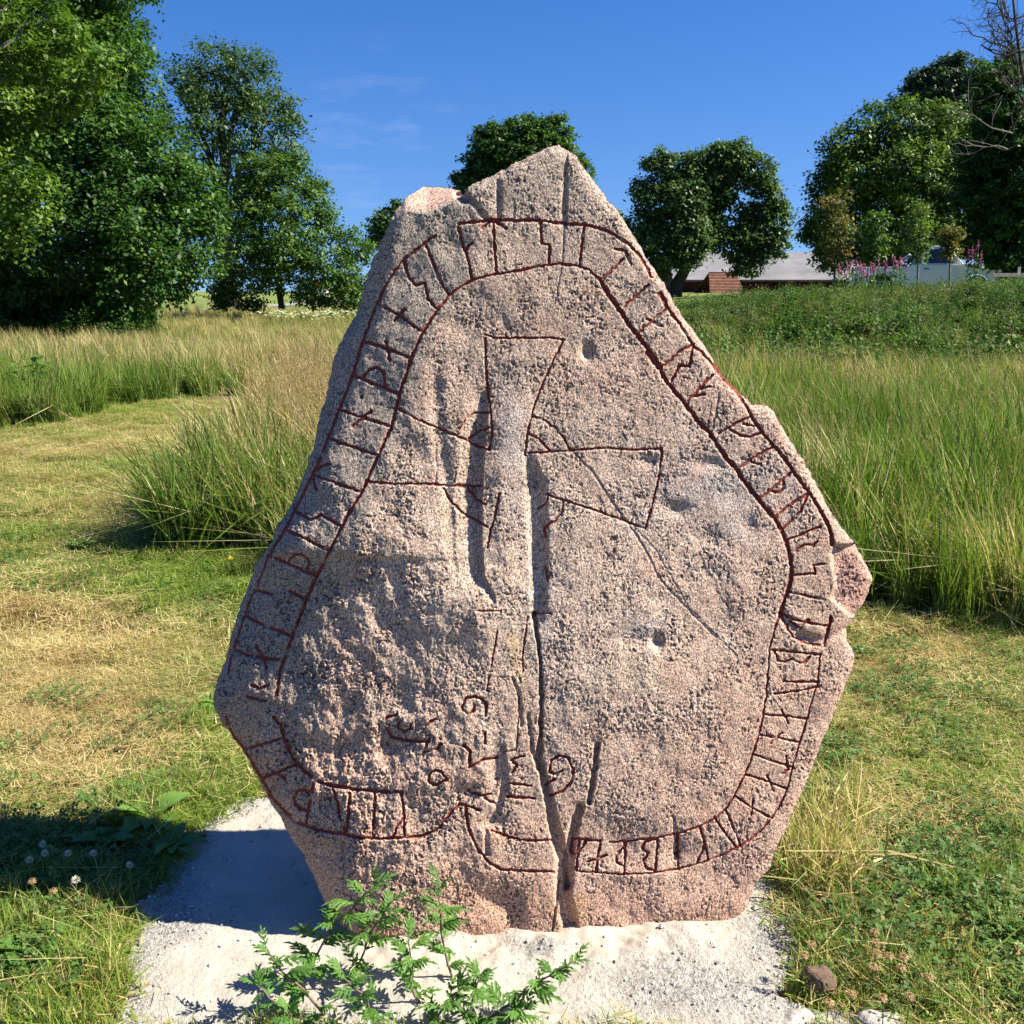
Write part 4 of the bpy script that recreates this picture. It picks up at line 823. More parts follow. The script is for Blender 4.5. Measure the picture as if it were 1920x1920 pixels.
def scatter(name, P, protos, scl, dry, var, rng_, tilt=.12, kind='stuff'):
    """points mesh plus geometry nodes instancing of the tufts"""
    n = len(P)
    if n == 0: return
    me = bpy.data.meshes.new(name); me.vertices.add(n); me.vertices.foreach_set('co', np.asarray(P, float).ravel())
    def A(nm, ty, key, a):
        at = me.attributes.new(nm, ty, 'POINT'); at.data.foreach_set(key, np.ascontiguousarray(a).ravel())
    rot = np.stack([rng_.normal(scale=tilt, size=n), rng_.normal(scale=tilt, size=n), rng_.uniform(-1.3, 1.3, n) if protos[0].name.startswith('meadow') else rng_.uniform(0, 2*pi, n)], 1)
    A('rot', 'FLOAT_VECTOR', 'vector', rot.astype(np.float32)); A('scl', 'FLOAT', 'value', np.broadcast_to(scl, n).astype(np.float32))
    A('dry', 'FLOAT', 'value', np.broadcast_to(dry, n).astype(np.float32)); A('var', 'FLOAT', 'value', np.broadcast_to(var, n).astype(np.float32))
    A('pick', 'INT', 'value', rng_.integers(0, len(protos), n).astype(np.int32))
    o = bpy.data.objects.new(name, me); scene.collection.objects.link(o); o['kind'] = kind
    col = bpy.data.collections.new(name+'_tufts')
    for p in protos: col.objects.link(p)
    g = bpy.data.node_groups.new(name+'_nodes', 'GeometryNodeTree')
    g.interface.new_socket('Geometry', in_out='INPUT', socket_type='NodeSocketGeometry'); g.interface.new_socket('Geometry', in_out='OUTPUT', socket_type='NodeSocketGeometry')
    gi = g.nodes.new('NodeGroupInput'); go = g.nodes.new('NodeGroupOutput'); mp = g.nodes.new('GeometryNodeMeshToPoints'); ip = g.nodes.new('GeometryNodeInstanceOnPoints')
    ci = g.nodes.new('GeometryNodeCollectionInfo'); ci.inputs[0].default_value = col; ci.inputs[1].default_value = True; ci.inputs[2].default_value = True
    def na(nm, ty):
        x = g.nodes.new('GeometryNodeInputNamedAttribute'); x.data_type = ty; x.inputs[0].default_value = nm; return x.outputs[0]
    L = g.links.new
    L(gi.outputs[0], mp.inputs[0]); L(mp.outputs[0], ip.inputs['Points']); L(ci.outputs[0], ip.inputs['Instance'])
    ip.inputs['Pick Instance'].default_value = True; L(na('pick', 'INT'), ip.inputs['Instance Index'])
    e2 = g.nodes.new('FunctionNodeEulerToRotation'); L(na('rot', 'FLOAT_VECTOR'), e2.inputs[0]); L(e2.outputs[0], ip.inputs['Rotation'])
    L(na('scl', 'FLOAT'), ip.inputs['Scale']); L(ip.outputs[0], go.inputs[0])
    md = o.modifiers.new('scatter', 'NODES'); md.node_group = g
    return o
def pts_in(poly, dens, r, wobble=.05):
    """random ground points inside a ground polygon given in photo points"""
    W = np.array([gp(x, y)[:2] for x, y in poly]); lo, hi = W.min(0), W.max(0); A_ = np.prod(hi-lo); n = int(A_*dens)
    P = r.uniform(lo, hi, (n, 2)); xw = P[:, 0]+wobble*pn(P[:, 0]*2, P[:, 1]*2, 77); yw = P[:, 1]+wobble*3*pn(P[:, 0]*1.3, P[:, 1]*1.3, 78)
    return P[inpoly(xw, yw, W)]
def seen(P, m=700, zt=.6):
    m = 700
    x0, y0 = to_px(np.stack([P[:, 0], P[:, 1], np.zeros(len(P))], 1)); x1, y1 = to_px(np.stack([P[:, 0], P[:, 1], np.full(len(P), zt)], 1))
    return (x0 > -m) & (x0 < 1920+m) & (y1 < 1920+m)
def lift(P): return np.stack([P[:, 0], P[:, 1], gh(P[:, 0], P[:, 1])], 1)
def blob(x, y, pts, r):       # 0..1 field of photo-located patches on the ground
    px, py = to_px(np.stack([x, y, np.zeros_like(x)], -1)); f = np.zeros_like(x)
    for (a, b, ra, rb, v) in pts: f = f+v*np.exp(-((px-a)/ra)**2-((py-b)/rb)**2)
    return f
r_ = np.random.default_rng(21)
TALL_L = [(-700,840),(0,815),(90,802),(200,772),(300,750),(400,742),(470,742),(520,700),(700,700),(700,585),(-700,585)]
CLUMP = [(285,1018),(340,1035),(430,1040),(560,1068),(900,1075),(900,700),(560,720),(500,800),(450,870),(395,920),(340,965)]
TALL_R = [(1150,1090),(1400,1120),(1600,1150),(1700,1168),(1920,1185),(2700,1210),(2700,655),(1150,655)]
TL, CL, TR = [np.array([gp(x, y)[:2] for x, y in q]) for q in (TALL_L, CLUMP, TALL_R)]
def istall(x, y): return inpoly(x, y, TL) | inpoly(x, y, CL) | inpoly(x, y, TR)
# mown lawn
P = np.concatenate([r_.uniform((-4, 1.5), (4, 4.6), (int(8*3.1*330), 2)), r_.uniform((-9, 4.6), (9, 15), (int(18*10.4*95), 2))])
P = P[seen(P) & ~istall(P[:, 0], P[:, 1])]; s = sand_d(P[:, 0], P[:, 1]); s = np.where(P[:, 1] > 3.4, -1, s)
P = P[s < .0+.02*r_.random(len(P))]; x, y = P.T
inside = (np.abs(x) < .66) & (y > 2.3) & (y < 2.62); P = P[~inside]; x, y = P.T
dry = .36+.16*sstep(.4, 1.2, x)+.6*fbm(x*.9, y*.9, 3, 91)+blob(x, y, [(120,1180,210,80,.55),(150,1400,240,150,.55),(60,1300,200,100,.3),(330,1120,120,40,-.35),(430,1090,110,40,-.6),(100,870,260,60,.3),(250,880,120,24,-.25),(90,1030,200,60,-.15),
    (200,990,160,40,.2),(1750,1560,150,70,.45),(1560,1560,90,80,.5),(1700,1250,150,60,.25),(1850,1480,120,60,-.3),(1800,1800,160,110,-.25),(330,1540,90,60,-.5),(90,1750,160,140,-.45),(400,1380,60,90,-.25),(1650,1400,60,120,.05),(1560,1400,60,60,-.25)], r_)
sc = np.where(y > 4.6, 1.55, .95)*r_.uniform(.75, 1.25, len(x))*(1+.35*fbm(x*2, y*2, 2, 44))
scatter('lawn_grass', lift(P), LAWN, sc, np.clip(dry, .03, .97), np.clip(.5+.6*fbm(x*1.5, y*1.5, 2, 92), 0, 1), r_, .1)
# coarser unmown tufts near the sand and on the lawn edges
Pn = []
for poly, dn in [([(-200,1650),(40,1640),(190,1640),(250,1700),(240,1790),(200,1930),(-200,1980)], 520), ([(230,1480),(330,1470),(430,1400),(470,1440),(420,1500),(340,1560),(250,1600),(180,1560)], 420),
                 ([(1455,1620),(1560,1480),(1620,1560),(1640,1700),(1700,1800),(1800,1940),(1560,1880),(1500,1830),(1490,1720)], 420),
                 ([(200,1000),(560,1040),(560,1085),(300,1060),(190,1040)], 220), ([(1560,1140),(1900,1170),(1950,1215),(1580,1175)], 160), ([(0,780),(330,735),(400,745),(300,765),(0,830)], 60), ([(350,1330),(450,1340),(500,1420),(430,1450)], 200),
                 ([(1700,1700),(2000,1500),(2000,1980),(1800,1980)], 160), ([(1490,1800),(1540,1830),(1640,1840),(1660,1890),(1560,1905),(1500,1880)], 500), ([(100,1920),(420,1895),(560,1925),(400,1990),(100,1990)], 160)]:
    Pn.append(pts_in(poly, dn, r_, .02))
Pn = np.concatenate(Pn); Pn = Pn[sand_d(Pn[:, 0], Pn[:, 1]) < .03]; x, y = Pn.T
dr2 = .22+.4*fbm(x*3, y*3, 2, 93)+blob(x, y, [(1540,1600,90,110,.6),(1600,1800,120,120,.15),(430,1480,60,60,.1)], r_)
scatter('coarse_grass', lift(Pn), NEAR, r_.uniform(.4, .85, len(x))*np.where(blob(x, y, [(1540,1580,80,110,1)], r_) > .3, 1.6, 1), np.clip(dr2, .04, .95), r_.random(len(x)), r_, .25)
q = np.concatenate([pts_in(poly, dn, r_, .03) for poly, dn in [([(-100,1560),(200,1560),(300,1640),(240,1780),(200,1930),(-100,1980)], 330), ([(1480,1700),(1600,1660),(1950,1560),(1950,1960),(1600,1900),(1490,1800)], 330),
    ([(1450,1300),(1600,1180),(1950,1220),(1950,1600),(1600,1660),(1500,1500)], 60), ([(0,1300),(380,1300),(460,1480),(200,1560),(0,1540)], 40), ([(0,950),(480,1020),(440,1180),(0,1120)], 22)]])
q = q[(sand_d(q[:, 0], q[:, 1]) < .0) & (r_.random(len(q)) < np.clip(.6+1.2*fbm(q[:, 0]*4, q[:, 1]*4, 2, 95), .1, 1))]
scatter('clover_patch_leaves', lift(q), CLOV, r_.uniform(.8, 1.4, len(q)), .08, r_.random(len(q)), r_, .15)
# tall meadow grass
def tallfield(name, poly, bands, dryf, smul, protos, dmul=1.):
    PS = []
    W = np.array([gp(x, y)[:2] for x, y in poly])
    for y0, y1, dn in bands:
        xl = -.8*y1-1; xr = .8*y1+1; n = int((xr-xl)*(y1-y0)*dn*dmul); q = r_.uniform((xl, y0), (xr, y1), (n, 2)); xw = q[:, 0]+.10*pn(q[:, 0]*3, q[:, 1]*3, 9); yw = q[:, 1]+.22*pn(q[:, 0]*2.2, q[:, 1]*2.2, 10)
        PS.append(q[inpoly(xw, yw, W) & seen(q, 150, .8)])
    P = np.concatenate(PS); x, y = P.T
    s_ = smul(x, y)*r_.uniform(.75, 1.2, len(x))*(1+.28*fbm(x*.8, y*.8, 2, 12)); scatter(name, lift(P), protos, s_, np.clip(dryf(x, y), .03, .97), np.clip(.5+1.1*fbm(x*.9, y*.9, 3, 14), 0, 1), r_, .2)
tallfield('meadow_grass', TALL_R, [(4.5, 7, 60), (7, 11, 36), (11, 15.5, 20), (15.5, 18, 8)], lambda x, y: .10+.60*fbm(x*.8, y*.6, 4, 15)+.25*sstep(11, 15, y)+.12*sstep(6.2, 5, y), lambda x, y: np.where(y < 5.6, .85, 1.)+.1*fbm(x, y, 2, 3), TALL)
tallfield('meadow_grass', CLUMP, [(4.8, 8, 60), (8, 17, 22)], lambda x, y: .14+.35*fbm(x, y*.8, 3, 16)+.4*sstep(6.8, 8.5, y), lambda x, y: .74+.3*sstep(5.7, 6.6, y), TALL)
tallfield('meadow_grass', TALL_L, [(10, 15, 30), (15, 24, 14), (24, 42, 6), (42, 54, 3.5)], lambda x, y: .24+.5*fbm(x*.35, y*.35, 3, 17)+.25*sstep(14, 20, y)-.4*np.exp(-((x+6)/2.2)**2-((y-14)/2.5)**2), lambda x, y: np.where(y > 31, .62, np.where(y > 22, .8, .95)), TALL)
P = pts_in([(440,960),(560,990),(620,1010),(700,1000),(700,800),(560,800),(480,880)], 24, r_); scatter('seeding_grass', lift(P), SEED, r_.uniform(.85, 1.15, len(P)), .75, r_.random(len(P)), r_, .1)
P = pts_in([(1500,1050),(1900,1100),(2000,800),(1400,800)], 3.2, r_); scatter('seeding_grass', lift(P), SEED, r_.uniform(.55, .95, len(P)), .6, r_.random(len(P)), r_, .12)
# leafy undergrowth: bank on the right, foot of the left trees
q = r_.uniform((1.0, 16.2), (17, 27), (8600, 2)); q = q[(q[:, 1] < 26.5) & seen(q, 150, 1)]; x, y = q.T
keep = r_.random(len(q)) < np.clip(sstep(2.2, 4.2, x+.7*fbm(y*.7, x*.7, 2, 4))+.15, 0, 1); q = q[keep]; x, y = q.T
scatter('bank_undergrowth', np.stack([x, y, gz(x, y)-.05], 1), WEED, np.minimum(r_.uniform(.55, 1.25, len(x))*(1+1.0*fbm(x*.7, y*1.1, 3, 19)), np.where(y > 19.5, .50+.25*r_.random(len(x)), 1.5)), np.clip(.20+.8*fbm(x*.7, y*.7, 3, 18), 0, .9), np.clip(.45+1.6*fbm(x*.9, y*.9, 3, 20), 0, 1), r_, .2)
q = r_.uniform((1.5, 16.5), (16, 24), (1100, 2)); q = q[(fbm(q[:, 0]*.5, q[:, 1]*.6, 2, 88)+.35*sstep(6, 2.5, q[:, 0])+.3*sstep(18, 16.5, q[:, 1]) > .02) & seen(q, 150, 1)]
scatter('bank_grass', np.stack([q[:, 0], q[:, 1], gz(q[:, 0], q[:, 1])-.03], 1), TALL, np.where(q[:, 1] > 19.5, .5, r_.uniform(.55, 1.05, len(q))), .28, r_.random(len(q)), r_, .25)
q = r_.uniform((-22, 29.5), (-3, 38), (1500, 2)); x, y = q.T; px, _ = to_px(np.stack([x, y, gz(x, y)], 1)); q = q[(px < 275)]; x, y = q.T
scatter('shade_undergrowth', np.stack([x, y, gz(x, y)-.05], 1), WEED, r_.uniform(1.2, 2.0, len(x))+2.2*sstep(31.5, 35, y)*sstep(-7.6, -8.4, x), .08, .2*r_.random(len(x)), r_, .2)
q = r_.uniform((-9.3, 36.5), (-6.0, 41.5), (120, 2)); x, y = q.T
fl = leafmat('white_umbels', (.28,.31,.16), (.40,.42,.26), (.52,.53,.38), .2)
V, F = leaves(np.stack([x+r_.normal(scale=.2, size=len(x)), y, gz(x, y)+.46+.1*r_.random(len(x))], 1).repeat(5, 0)+r_.normal(scale=(.12, .12, .05), size=(len(x)*5, 3)), .10, 5, 2.5, asp=1.)
tag(mesh('white_umbel_flowers', V, F, fl, attrs={'rnd': np.repeat(r_.random(len(x)*5), 4)}), kind='stuff')

# ------------------------------------------------------------------ barn, shed, pickup, fence on the plateau
def cyl_x(r, w, n=20):
    pass
def barn():
    Y = 68; c = float(dp(np.array(1430.), np.array(520.), Y)[0]); z0 = float(gz(c, 40.))
    root = empty('barn', (c, Y, z0-.3), 'long low barn with weathered grey curved roof and dark red wall behind the oak', 'barn')
    red = simple('red_boards', (.10,.018,.015), .8, var=.3, vs=1.2); m, t, b = newmat('grey_roof'); b.inputs['Roughness'].default_value = .7
    p = objpos(t); n = noise(t, .35, 6, .65, p, (1, 1, 3)); t.links.new(ramp(t, n, [(.3, (.11,.108,.115)), (.55, (.19,.185,.195)), (.75, (.26,.255,.26))]), b.inputs['Base Color'])
    x0 = float(dp(np.array(1268.), np.array(520.), Y)[0])-c; x1 = float(dp(np.array(1660.), np.array(520.), Y)[0])-c
    zr = 1.6+Y*.0380-z0+.3; ze = 1.6+Y*.0118-z0+.3
    mb = MB(); mb.box(((x0+x1)/2, 4.4, ze/2), (x1-x0-.6, 8.0, ze)); wall = mb.build('wall', red, root)
    # curved sheet roof in 14 lengths with overlaps
    n = 7; r0 = MB(); px_ = np.linspace(x0-.3, x1+.3, n+1)
    for i in range(n):
        prof = [(-.5, ze-.12)]+[(-.5+4.9*q, ze-.12+(zr-ze+.12)*sin(q*pi/2)**.9) for q in np.linspace(.08, 1, 14)]+[(9.3, ze-.1)]
        V = []; F = []
        a, bb = px_[i], px_[i+1]; dz = 0.
        for (yy, zz) in prof: V += [(a, yy, zz+dz), (bb, yy, zz+dz), (a, yy, zz+dz-.08), (bb, yy, zz+dz-.08)]
        for k in range(len(prof)-1):
            q = 4*k; F += [(q, q+1, q+5, q+4), (q+2, q+6, q+7, q+3), (q, q+4, q+6, q+2), (q+1, q+3, q+7, q+5)]
        o = mesh('roof_sheet', np.array(V), np.array(F), m, root)
    for k in range(24):
        xx = x0+.5+(x1-x0-1.)*k/23; b2 = MB(); b2.box((xx, .36, ze/2), (.09, .06, ze-.1)); b2.build('batten', red, wall)
    # tiled shed in front
    c2 = dp(np.array(1362.), np.array(540.), 58.); r2 = empty('shed', (c2[0], 58, z0-.2), 'small shed with orange tiled roof half hidden by the bank, left of barn roof', 'shed')
    tl = simple('clay_tiles', (.12,.05,.03), .9, var=.6, vs=5)
    zt = 1.6+58*.0170-z0+.2; mb = MB(); mb.box((.1, 2.2, (zt-1.1)/2), (1.5, 3.4, zt-1.1)); mb.build('wall', red, r2)
    rows = 7
    for side in (0, 1):
        for k in range(rows):
            a0, a1 = k/rows, (k+1)/rows+.04; y_ = lambda q: (-.3+2.5*q) if side == 0 else (4.7-2.5*q); z_ = lambda q: zt-1.15+1.15*q; xl = lambda q: -.95+.35*q
            V = [(xl(a0), y_(a0), z_(a0)+.05), (.95, y_(a0), z_(a0)+.05), (.95, y_(a1), z_(a1)), (xl(a1), y_(a1), z_(a1))]; V = V+[(x, y, z-.05) for x, y, z in V]
            mesh('tile_row', np.array(V), np.array([(0,1,2,3),(7,6,5,4),(0,4,5,1),(1,5,6,2),(2,6,7,3),(3,7,4,0)]), tl, r2)
barn()
def far_house():
    Y = 190; p = dp(np.array(603.), np.array(545.), float(Y)); r = empty('farmhouse', (p[0], Y, 1.0), 'tiny far white house with red roof seen below the young tree', 'house')
    wm = simple('white_wall', (.7,.68,.62)); rm = simple('red_roof', (.5,.10,.05))
    mb = MB(); mb.box((0, 0, .7), (2.2, 3, 1.5)); mb.build('wall', wm, r)
    V = np.array([(-1.3,-1.7,1.35),(1.3,-1.7,1.35),(1.3,1.7,1.35),(-1.3,1.7,1.35),(-1.0,0,2.5),(1.0,0,2.5)]); mesh('roof', V, [np.array([(0,1,5,4),(2,3,4,5),(3,2,1,0)]), np.array([(0,4,3),(1,2,5)])], rm, r)
    mb = MB(); mb.box((.4, 0, 2.5), (.3, .3, .6)); mb.build('chimney', rm, r)
far_house()

def prism(mb, prof, y0, y1, in0=0., in1=0., zref=None):
    """side profile (x, z) given as a polygon, pushed from y0 to y1"""
    n = len(prof); V = [(x, y0, z) for x, z in prof]+[(x, y1, z) for x, z in prof]
    b = mb.n; mb.add(V, [(i, i+n, (i+1) % n+n, (i+1) % n) for i in range(n)])
    return b
def ngon_mesh(name, prof, y0, y1, mat, parent, bev=.03, taper=0., zt=None):
    import bmesh
    bm = bmesh.new(); n = len(prof)
    def yy(y, z):
        return y if zt is None or z < zt else y*(1-taper*(z-zt))
    a = [bm.verts.new((x, yy(y0, z), z)) for x, z in prof]; b = [bm.verts.new((x, yy(y1, z), z)) for x, z in prof]
    bm.faces.new(a); bm.faces.new(b[::-1])
    for i in range(n): bm.faces.new((a[(i+1) % n], a[i], b[i], b[(i+1) % n]))
    bmesh.ops.recalc_face_normals(bm, faces=bm.faces)
    if bev: bmesh.ops.bevel(bm, geom=[e for e in bm.edges], offset=bev, segments=2, affect='EDGES', profile=.6)
    me = bpy.data.meshes.new(name); bm.to_mesh(me); bm.free(); me.materials.append(mat)
    for p in me.polygons: p.use_smooth = False
    o = bpy.data.objects.new(name, me); scene.collection.objects.link(o); o.parent = parent; return o
def pickup():
    Y = 37.5; c = dp(np.array(1752.), np.array(500.), Y); zg = 3.03-1.62
    root = empty('pickup_truck', (float(c[0])-.15, Y, zg), 'white single cab pickup truck parked on top of the bank behind saplings', 'pickup truck', rz=R(-24))
    white = simple('white_car_paint', (.74,.75,.77), .25, .5); dark = simple('black_trim', (.02,.02,.022), .6); rub = simple('tyre_rubber', (.02,.02,.02), .9)
    m, t, b = newmat('tinted_glass'); b.inputs['Base Color'].default_value = (.02,.03,.04,1); b.inputs['Roughness'].default_value = .05; b.inputs['Specular IOR Level'].default_value = .8; glass = m
    chrome = simple('metal_trim', (.6,.6,.6), .25, .5, .9); lens = simple('lamp_lens', (.75,.78,.8), .1, .8); rimm = simple('steel_rim', (.45,.45,.46), .35, .5, .8)
    W = .86
    def arch(cx, r=.40, zb=.42): return [(cx+r*cos(a), zb-.04+r*sin(a)) for a in np.linspace(0, pi, 9)]
    # lower body with hood, wheel arches; x forward
    low = [(-2.55,.42)]+[(x, z) for x, z in arch(-1.55)[::-1]]+[(x, z) for x, z in arch(1.55)[::-1]]+[(2.42,.42),(2.50,.60),(2.46,.92),(2.30,1.0),(1.15,1.10),(.95,1.08),(-.60,1.06),(-.60,1.02),(-2.55,1.0)]
    ngon_mesh('body', low, -W, W, white, root, .025)
    cabp = [(-.58,1.05),(-.50,1.56),(-.40,1.70),(.42,1.72),(.55,1.66),(1.12,1.09)]
    cab = ngon_mesh('cab', cabp, -W+.03, W-.03, white, root, .03, .28, 1.08)
    for s in (-1, 1):
        y = s*(W-.03); f = lambda z: y*(1-.28*(z-1.08))+s*.008
        V = [(-.18,f(1.12),1.12),(.82,f(1.12),1.12),(.44,f(1.56),1.56),(.34,f(1.60),1.60),(-.16,f(1.60),1.60)]; V2 = [(x, yy-s*.02, z) for x, yy, z in V]
        mesh('side_window', np.array(V+V2), [np.array([(0,1,2,3,4)]), np.array([(9,8,7,6,5)]), np.array([(i,i+5,(i+1)%5+5,(i+1)%5) for i in range(5)])], glass, root)
        V = [(-.50,f(1.12),1.12),(-.28,f(1.12),1.12),(-.28,f(1.58),1.58),(-.44,f(1.58),1.58)]; V2 = [(x, yy-s*.02, z) for x, yy, z in V]
        mesh('rear_side_window', np.array(V+V2), [np.array([(0,1,2,3),(7,6,5,4)]), np.array([(i,i+4,(i+1)%4+4,(i+1)%4) for i in range(4)])], glass, root)
        door = ngon_mesh('door', [(-.24,.50),(.88,.50),(.98,.62),(.92,1.06),(-.24,1.06)], s*(W+.012), s*(W-.02), white, root, .008)
        mb = MB(); mb.box((-.08, s*(W+.028), .93), (.16, .025, .035)); mb.build('handle', dark, door)
        mr = MB(); mr.box((.86, s*(W+.13), 1.20), (.10, .20, .17)); mirr = mr.build('mirror', white, root)
        mr = MB(); mr.box((.805, s*(W+.13), 1.20), (.012, .16, .13)); mr.build('mirror_glass', glass, mirr)
        mb = MB(); mb.box((2.43, s*.66, .80), (.12, .30, .17)); mb.build('headlight', lens, root)
        mb = MB(); mb.box((-2.56, s*.78, .85), (.04, .12, .28)); mb.build('tail_light', simple('tail_lens', (.4,.02,.02), .2), root)
    ws = np.array([(1.10,-.73,1.125),(1.10,.73,1.125),(.585,.62,1.635),(.585,-.62,1.635)]); n_ = np.array([.705,0,.709])*.012
    mesh('windscreen', np.concatenate([ws+n_, ws-n_*.5]), [np.array([(0,1,2,3),(7,6,5,4),(0,4,5,1),(1,5,6,2),(2,6,7,3),(3,7,4,0)])], glass, root)
    rw = np.array([(-.598,-.60,1.14),(-.598,.60,1.14),(-.535,.55,1.52),(-.535,-.55,1.52)]); mesh('rear_window', np.concatenate([rw, rw+[.02,0,0]]), [np.array([(3,2,1,0),(4,5,6,7),(0,1,5,4),(2,3,7,6)])], glass, root)
    mb = MB(); mb.box((2.53, 0, .50), (.14, 1.74, .20)); mb.build('bumper', white, root); mb = MB(); mb.box((2.475, 0, .80), (.06, .96, .16)); mb.build('grille', dark, root)
    mb = MB(); mb.box((-2.60, 0, .50), (.10, 1.6, .14)); mb.build('rear_bumper', chrome, root)
    mb = MB(); mb.tube([(-1.05,-.74,.98),(-.98,-.74,1.22),(-.70,-.70,1.42),(-.70,0,1.46),(-.70,.70,1.42),(-.98,.74,1.22),(-1.05,.74,.98)], .028, 6); mb.build('roll_bar', white, root)
    for s in (-1, 1):
        for cx in (-1.55, 1.55):
            a = np.linspace(0, 2*pi, 25)[:-1]
            def ring(r, y): return [(cx+r*cos(q), s*y, .36+r*sin(q)) for q in a]
            R4 = ring(.20,.70)+ring(.34,.66)+ring(.355,.72)+ring(.355,.84)+ring(.33,.88)+ring(.215,.875); F = [(k*24+i,(k+1)*24+i,(k+1)*24+(i+1)%24,k*24+(i+1)%24) for k in range(5) for i in range(24)]
            wh = mesh('wheel', np.array(R4), np.array(F), rub, root, True)
            RR = ring(.215,.872)+ring(.20,.84)+ring(.13,.85)+ring(.06,.87); F = [(k*24+i,(k+1)*24+i,(k+1)*24+(i+1)%24,k*24+(i+1)%24) for k in range(3) for i in range(24)]
            RR = RR+[(cx, s*.875, .36)]; mesh('rim', np.array(RR), [np.array(F), np.array([(72+i, 96, 72+(i+1) % 24) for i in range(24)])], rimm, wh)
pickup()
def fence():
    Y = 29.; wood = simple('grey_wood', (.42,.38,.32), .85, var=.25, vs=9)
    a = dp(np.array(1868.), np.array(515.), Y); z = float(gz(a[0], Y)); root = empty('rail_fence', (float(a[0]), Y, z), 'low pale wooden rail fence at the right edge, right of the pickup', 'fence')
    zt = 1.6+Y*.0145-z
    mb = MB(); mb.box((1.6, 0, zt), (3.4, .05, .10)); mb.build('rail', wood, root)
    for k, h in ((0, .05), (.62, .22), (.83, .12), (1.6, .12), (2.4, .12)): mb = MB(); mb.box((k+.02, .05, (zt+h)/2), (.07, .05, zt+h)); mb.build('post', wood, root)
fence()
# ------------------------------------------------------------------ pink flowers on the bank
pk = leafmat('pink_petals', (.26,.05,.17), (.40,.09,.27), (.52,.18,.38), .3)
stm = simple('green_stem', (.07,.12,.03), .6)
def spire(x, y, Y, h, lab, grp, seed):
    r = np.random.default_rng(seed); b = dp(np.array(float(x)), np.array(float(y)), Y); root = empty('pink_flower_spire', (float(b[0]), Y, float(b[2])-h), lab, 'flower', grp)
    mb = MB(); mb.tube([(0,0,-.55),(0.01,0,h*.5),(0,0,h)], [.008,.006,.003], 4); mb.build('stem', stm, root)
    t = r.random(46)**.8; P = np.stack([r.normal(scale=.030, size=46)*(1.1-t), r.normal(scale=.030, size=46)*(1.1-t), h*(.42+.58*t)], 1)
    V, F = leaves(P[:34], .036, seed, .2, asp=.9); o = mesh('blossom', V, F, pk, root, attrs={'rnd': np.repeat(r.random(34), 4)}); o['kind'] = 'stuff'
    P = np.stack([r.normal(scale=.05, size=30), r.normal(scale=.05, size=30), r.uniform(-.4, h*.4, 30)], 1); V, F = leaves(P, .09, seed+1, .2, asp=.3); o = mesh('foliage', V, F, lm_mid, root, attrs={'rnd': np.repeat(r.random(30), 4)}); o['kind'] = 'stuff'
rr = np.random.default_rng(5)
for i in range(30):
    x = 1572+i*4.3+rr.uniform(-4, 4); y = 492+rr.uniform(-6, 12)-(8 if 1645 < x < 1692 else 0)
    spire(x, y, 24.6+rr.uniform(-.3, .3), .34*rr.uniform(.7, 1.15), 'pink flower spike in the row between rusty sapling and white pickup', 'pink flower spikes left of the pickup', 200+i)
for i, (x, y) in enumerate([(1817,468),(1824,460),(1835,450),(1841,470),(1829,475)]):
    spire(x, y, 24.5, .45, 'pink flower spike standing right of the pickup bonnet', 'pink flower spikes right of the pickup', 300+i)

# ------------------------------------------------------------------ mugwort at the foot of the stone
mw = leafmat('mugwort_leaf', (.05,.12,.022), (.085,.185,.035), (.15,.28,.06), .35, .5, .3)
st_m = simple('mugwort_stem', (.16,.10,.075), .6, var=.2, vs=60)
def mugleaf(seed, nl=4):
    """a lobed leaf 1 unit long along +x: pairs of toothed lobes on a midrib"""
    r = np.random.default_rng(seed); V = []; F = []
    def lobe(o, ang, L, w, droop):
        c, s = cos(ang), sin(ang); b = len(V)
        pts = [(0, -w*.28), (L*.38, -w*.5), (L*.55, -w*.22), (L*.72, -w*.42), (L, 0), (L*.70, w*.42), (L*.55, w*.22), (L*.36, w*.5), (0, w*.28), (L*.5, 0)]
        for (x, y) in pts: V.append((o+x*c-y*s, x*s+y*c, -droop*(x/max(L, .01))**2*L+abs(y)*.35))
        for k in range(9): F.append((b+9, b+k, b+(k+1) % 9))
    V0 = len(V); V += [(0, -.02, 0), (.5, -.03, .01), (.5, .03, .01), (0, .02, 0)]; F += [(V0, V0+1, V0+2), (V0, V0+2, V0+3)]
    for k in range(nl):
        t = .12+.50*k/(nl-1); L = .36*(.65+.5*sin(pi*(k+1)/(nl+.6)))*r.uniform(.85, 1.15)
        for s in (-1, 1): lobe(t, s*R(r.uniform(32, 48)), L, L*.36, .25)
    lobe(.56, R(r.uniform(-5, 5)), .50, .15, .35)
    V = np.array(V); V[:, 2] -= .22*V[:, 0]**2
    o = mesh('mugleaf_proto', V, np.array(F), mw, attrs={'rnd': np.clip(r.uniform(.2, .8)+r.normal(scale=.12, size=len(V)), 0, 1)}, link=False); return o
LV = [mugleaf(400+k, 3+k % 2) for k in range(6)]
from mathutils import Matrix, Vector
def orient(pos, d, upv, s, roll=0.):
    d = Vector(d).normalized(); u = Vector(upv); y = u.cross(d).normalized(); z = d.cross(y)
    M = Matrix((( d.x, y.x, z.x), (d.y, y.y, z.y), (d.z, y.z, z.z))).to_4x4() @ Matrix.Rotation(roll, 4, 'X') @ Matrix.Scale(s, 4); M.translation = Vector(pos); return M
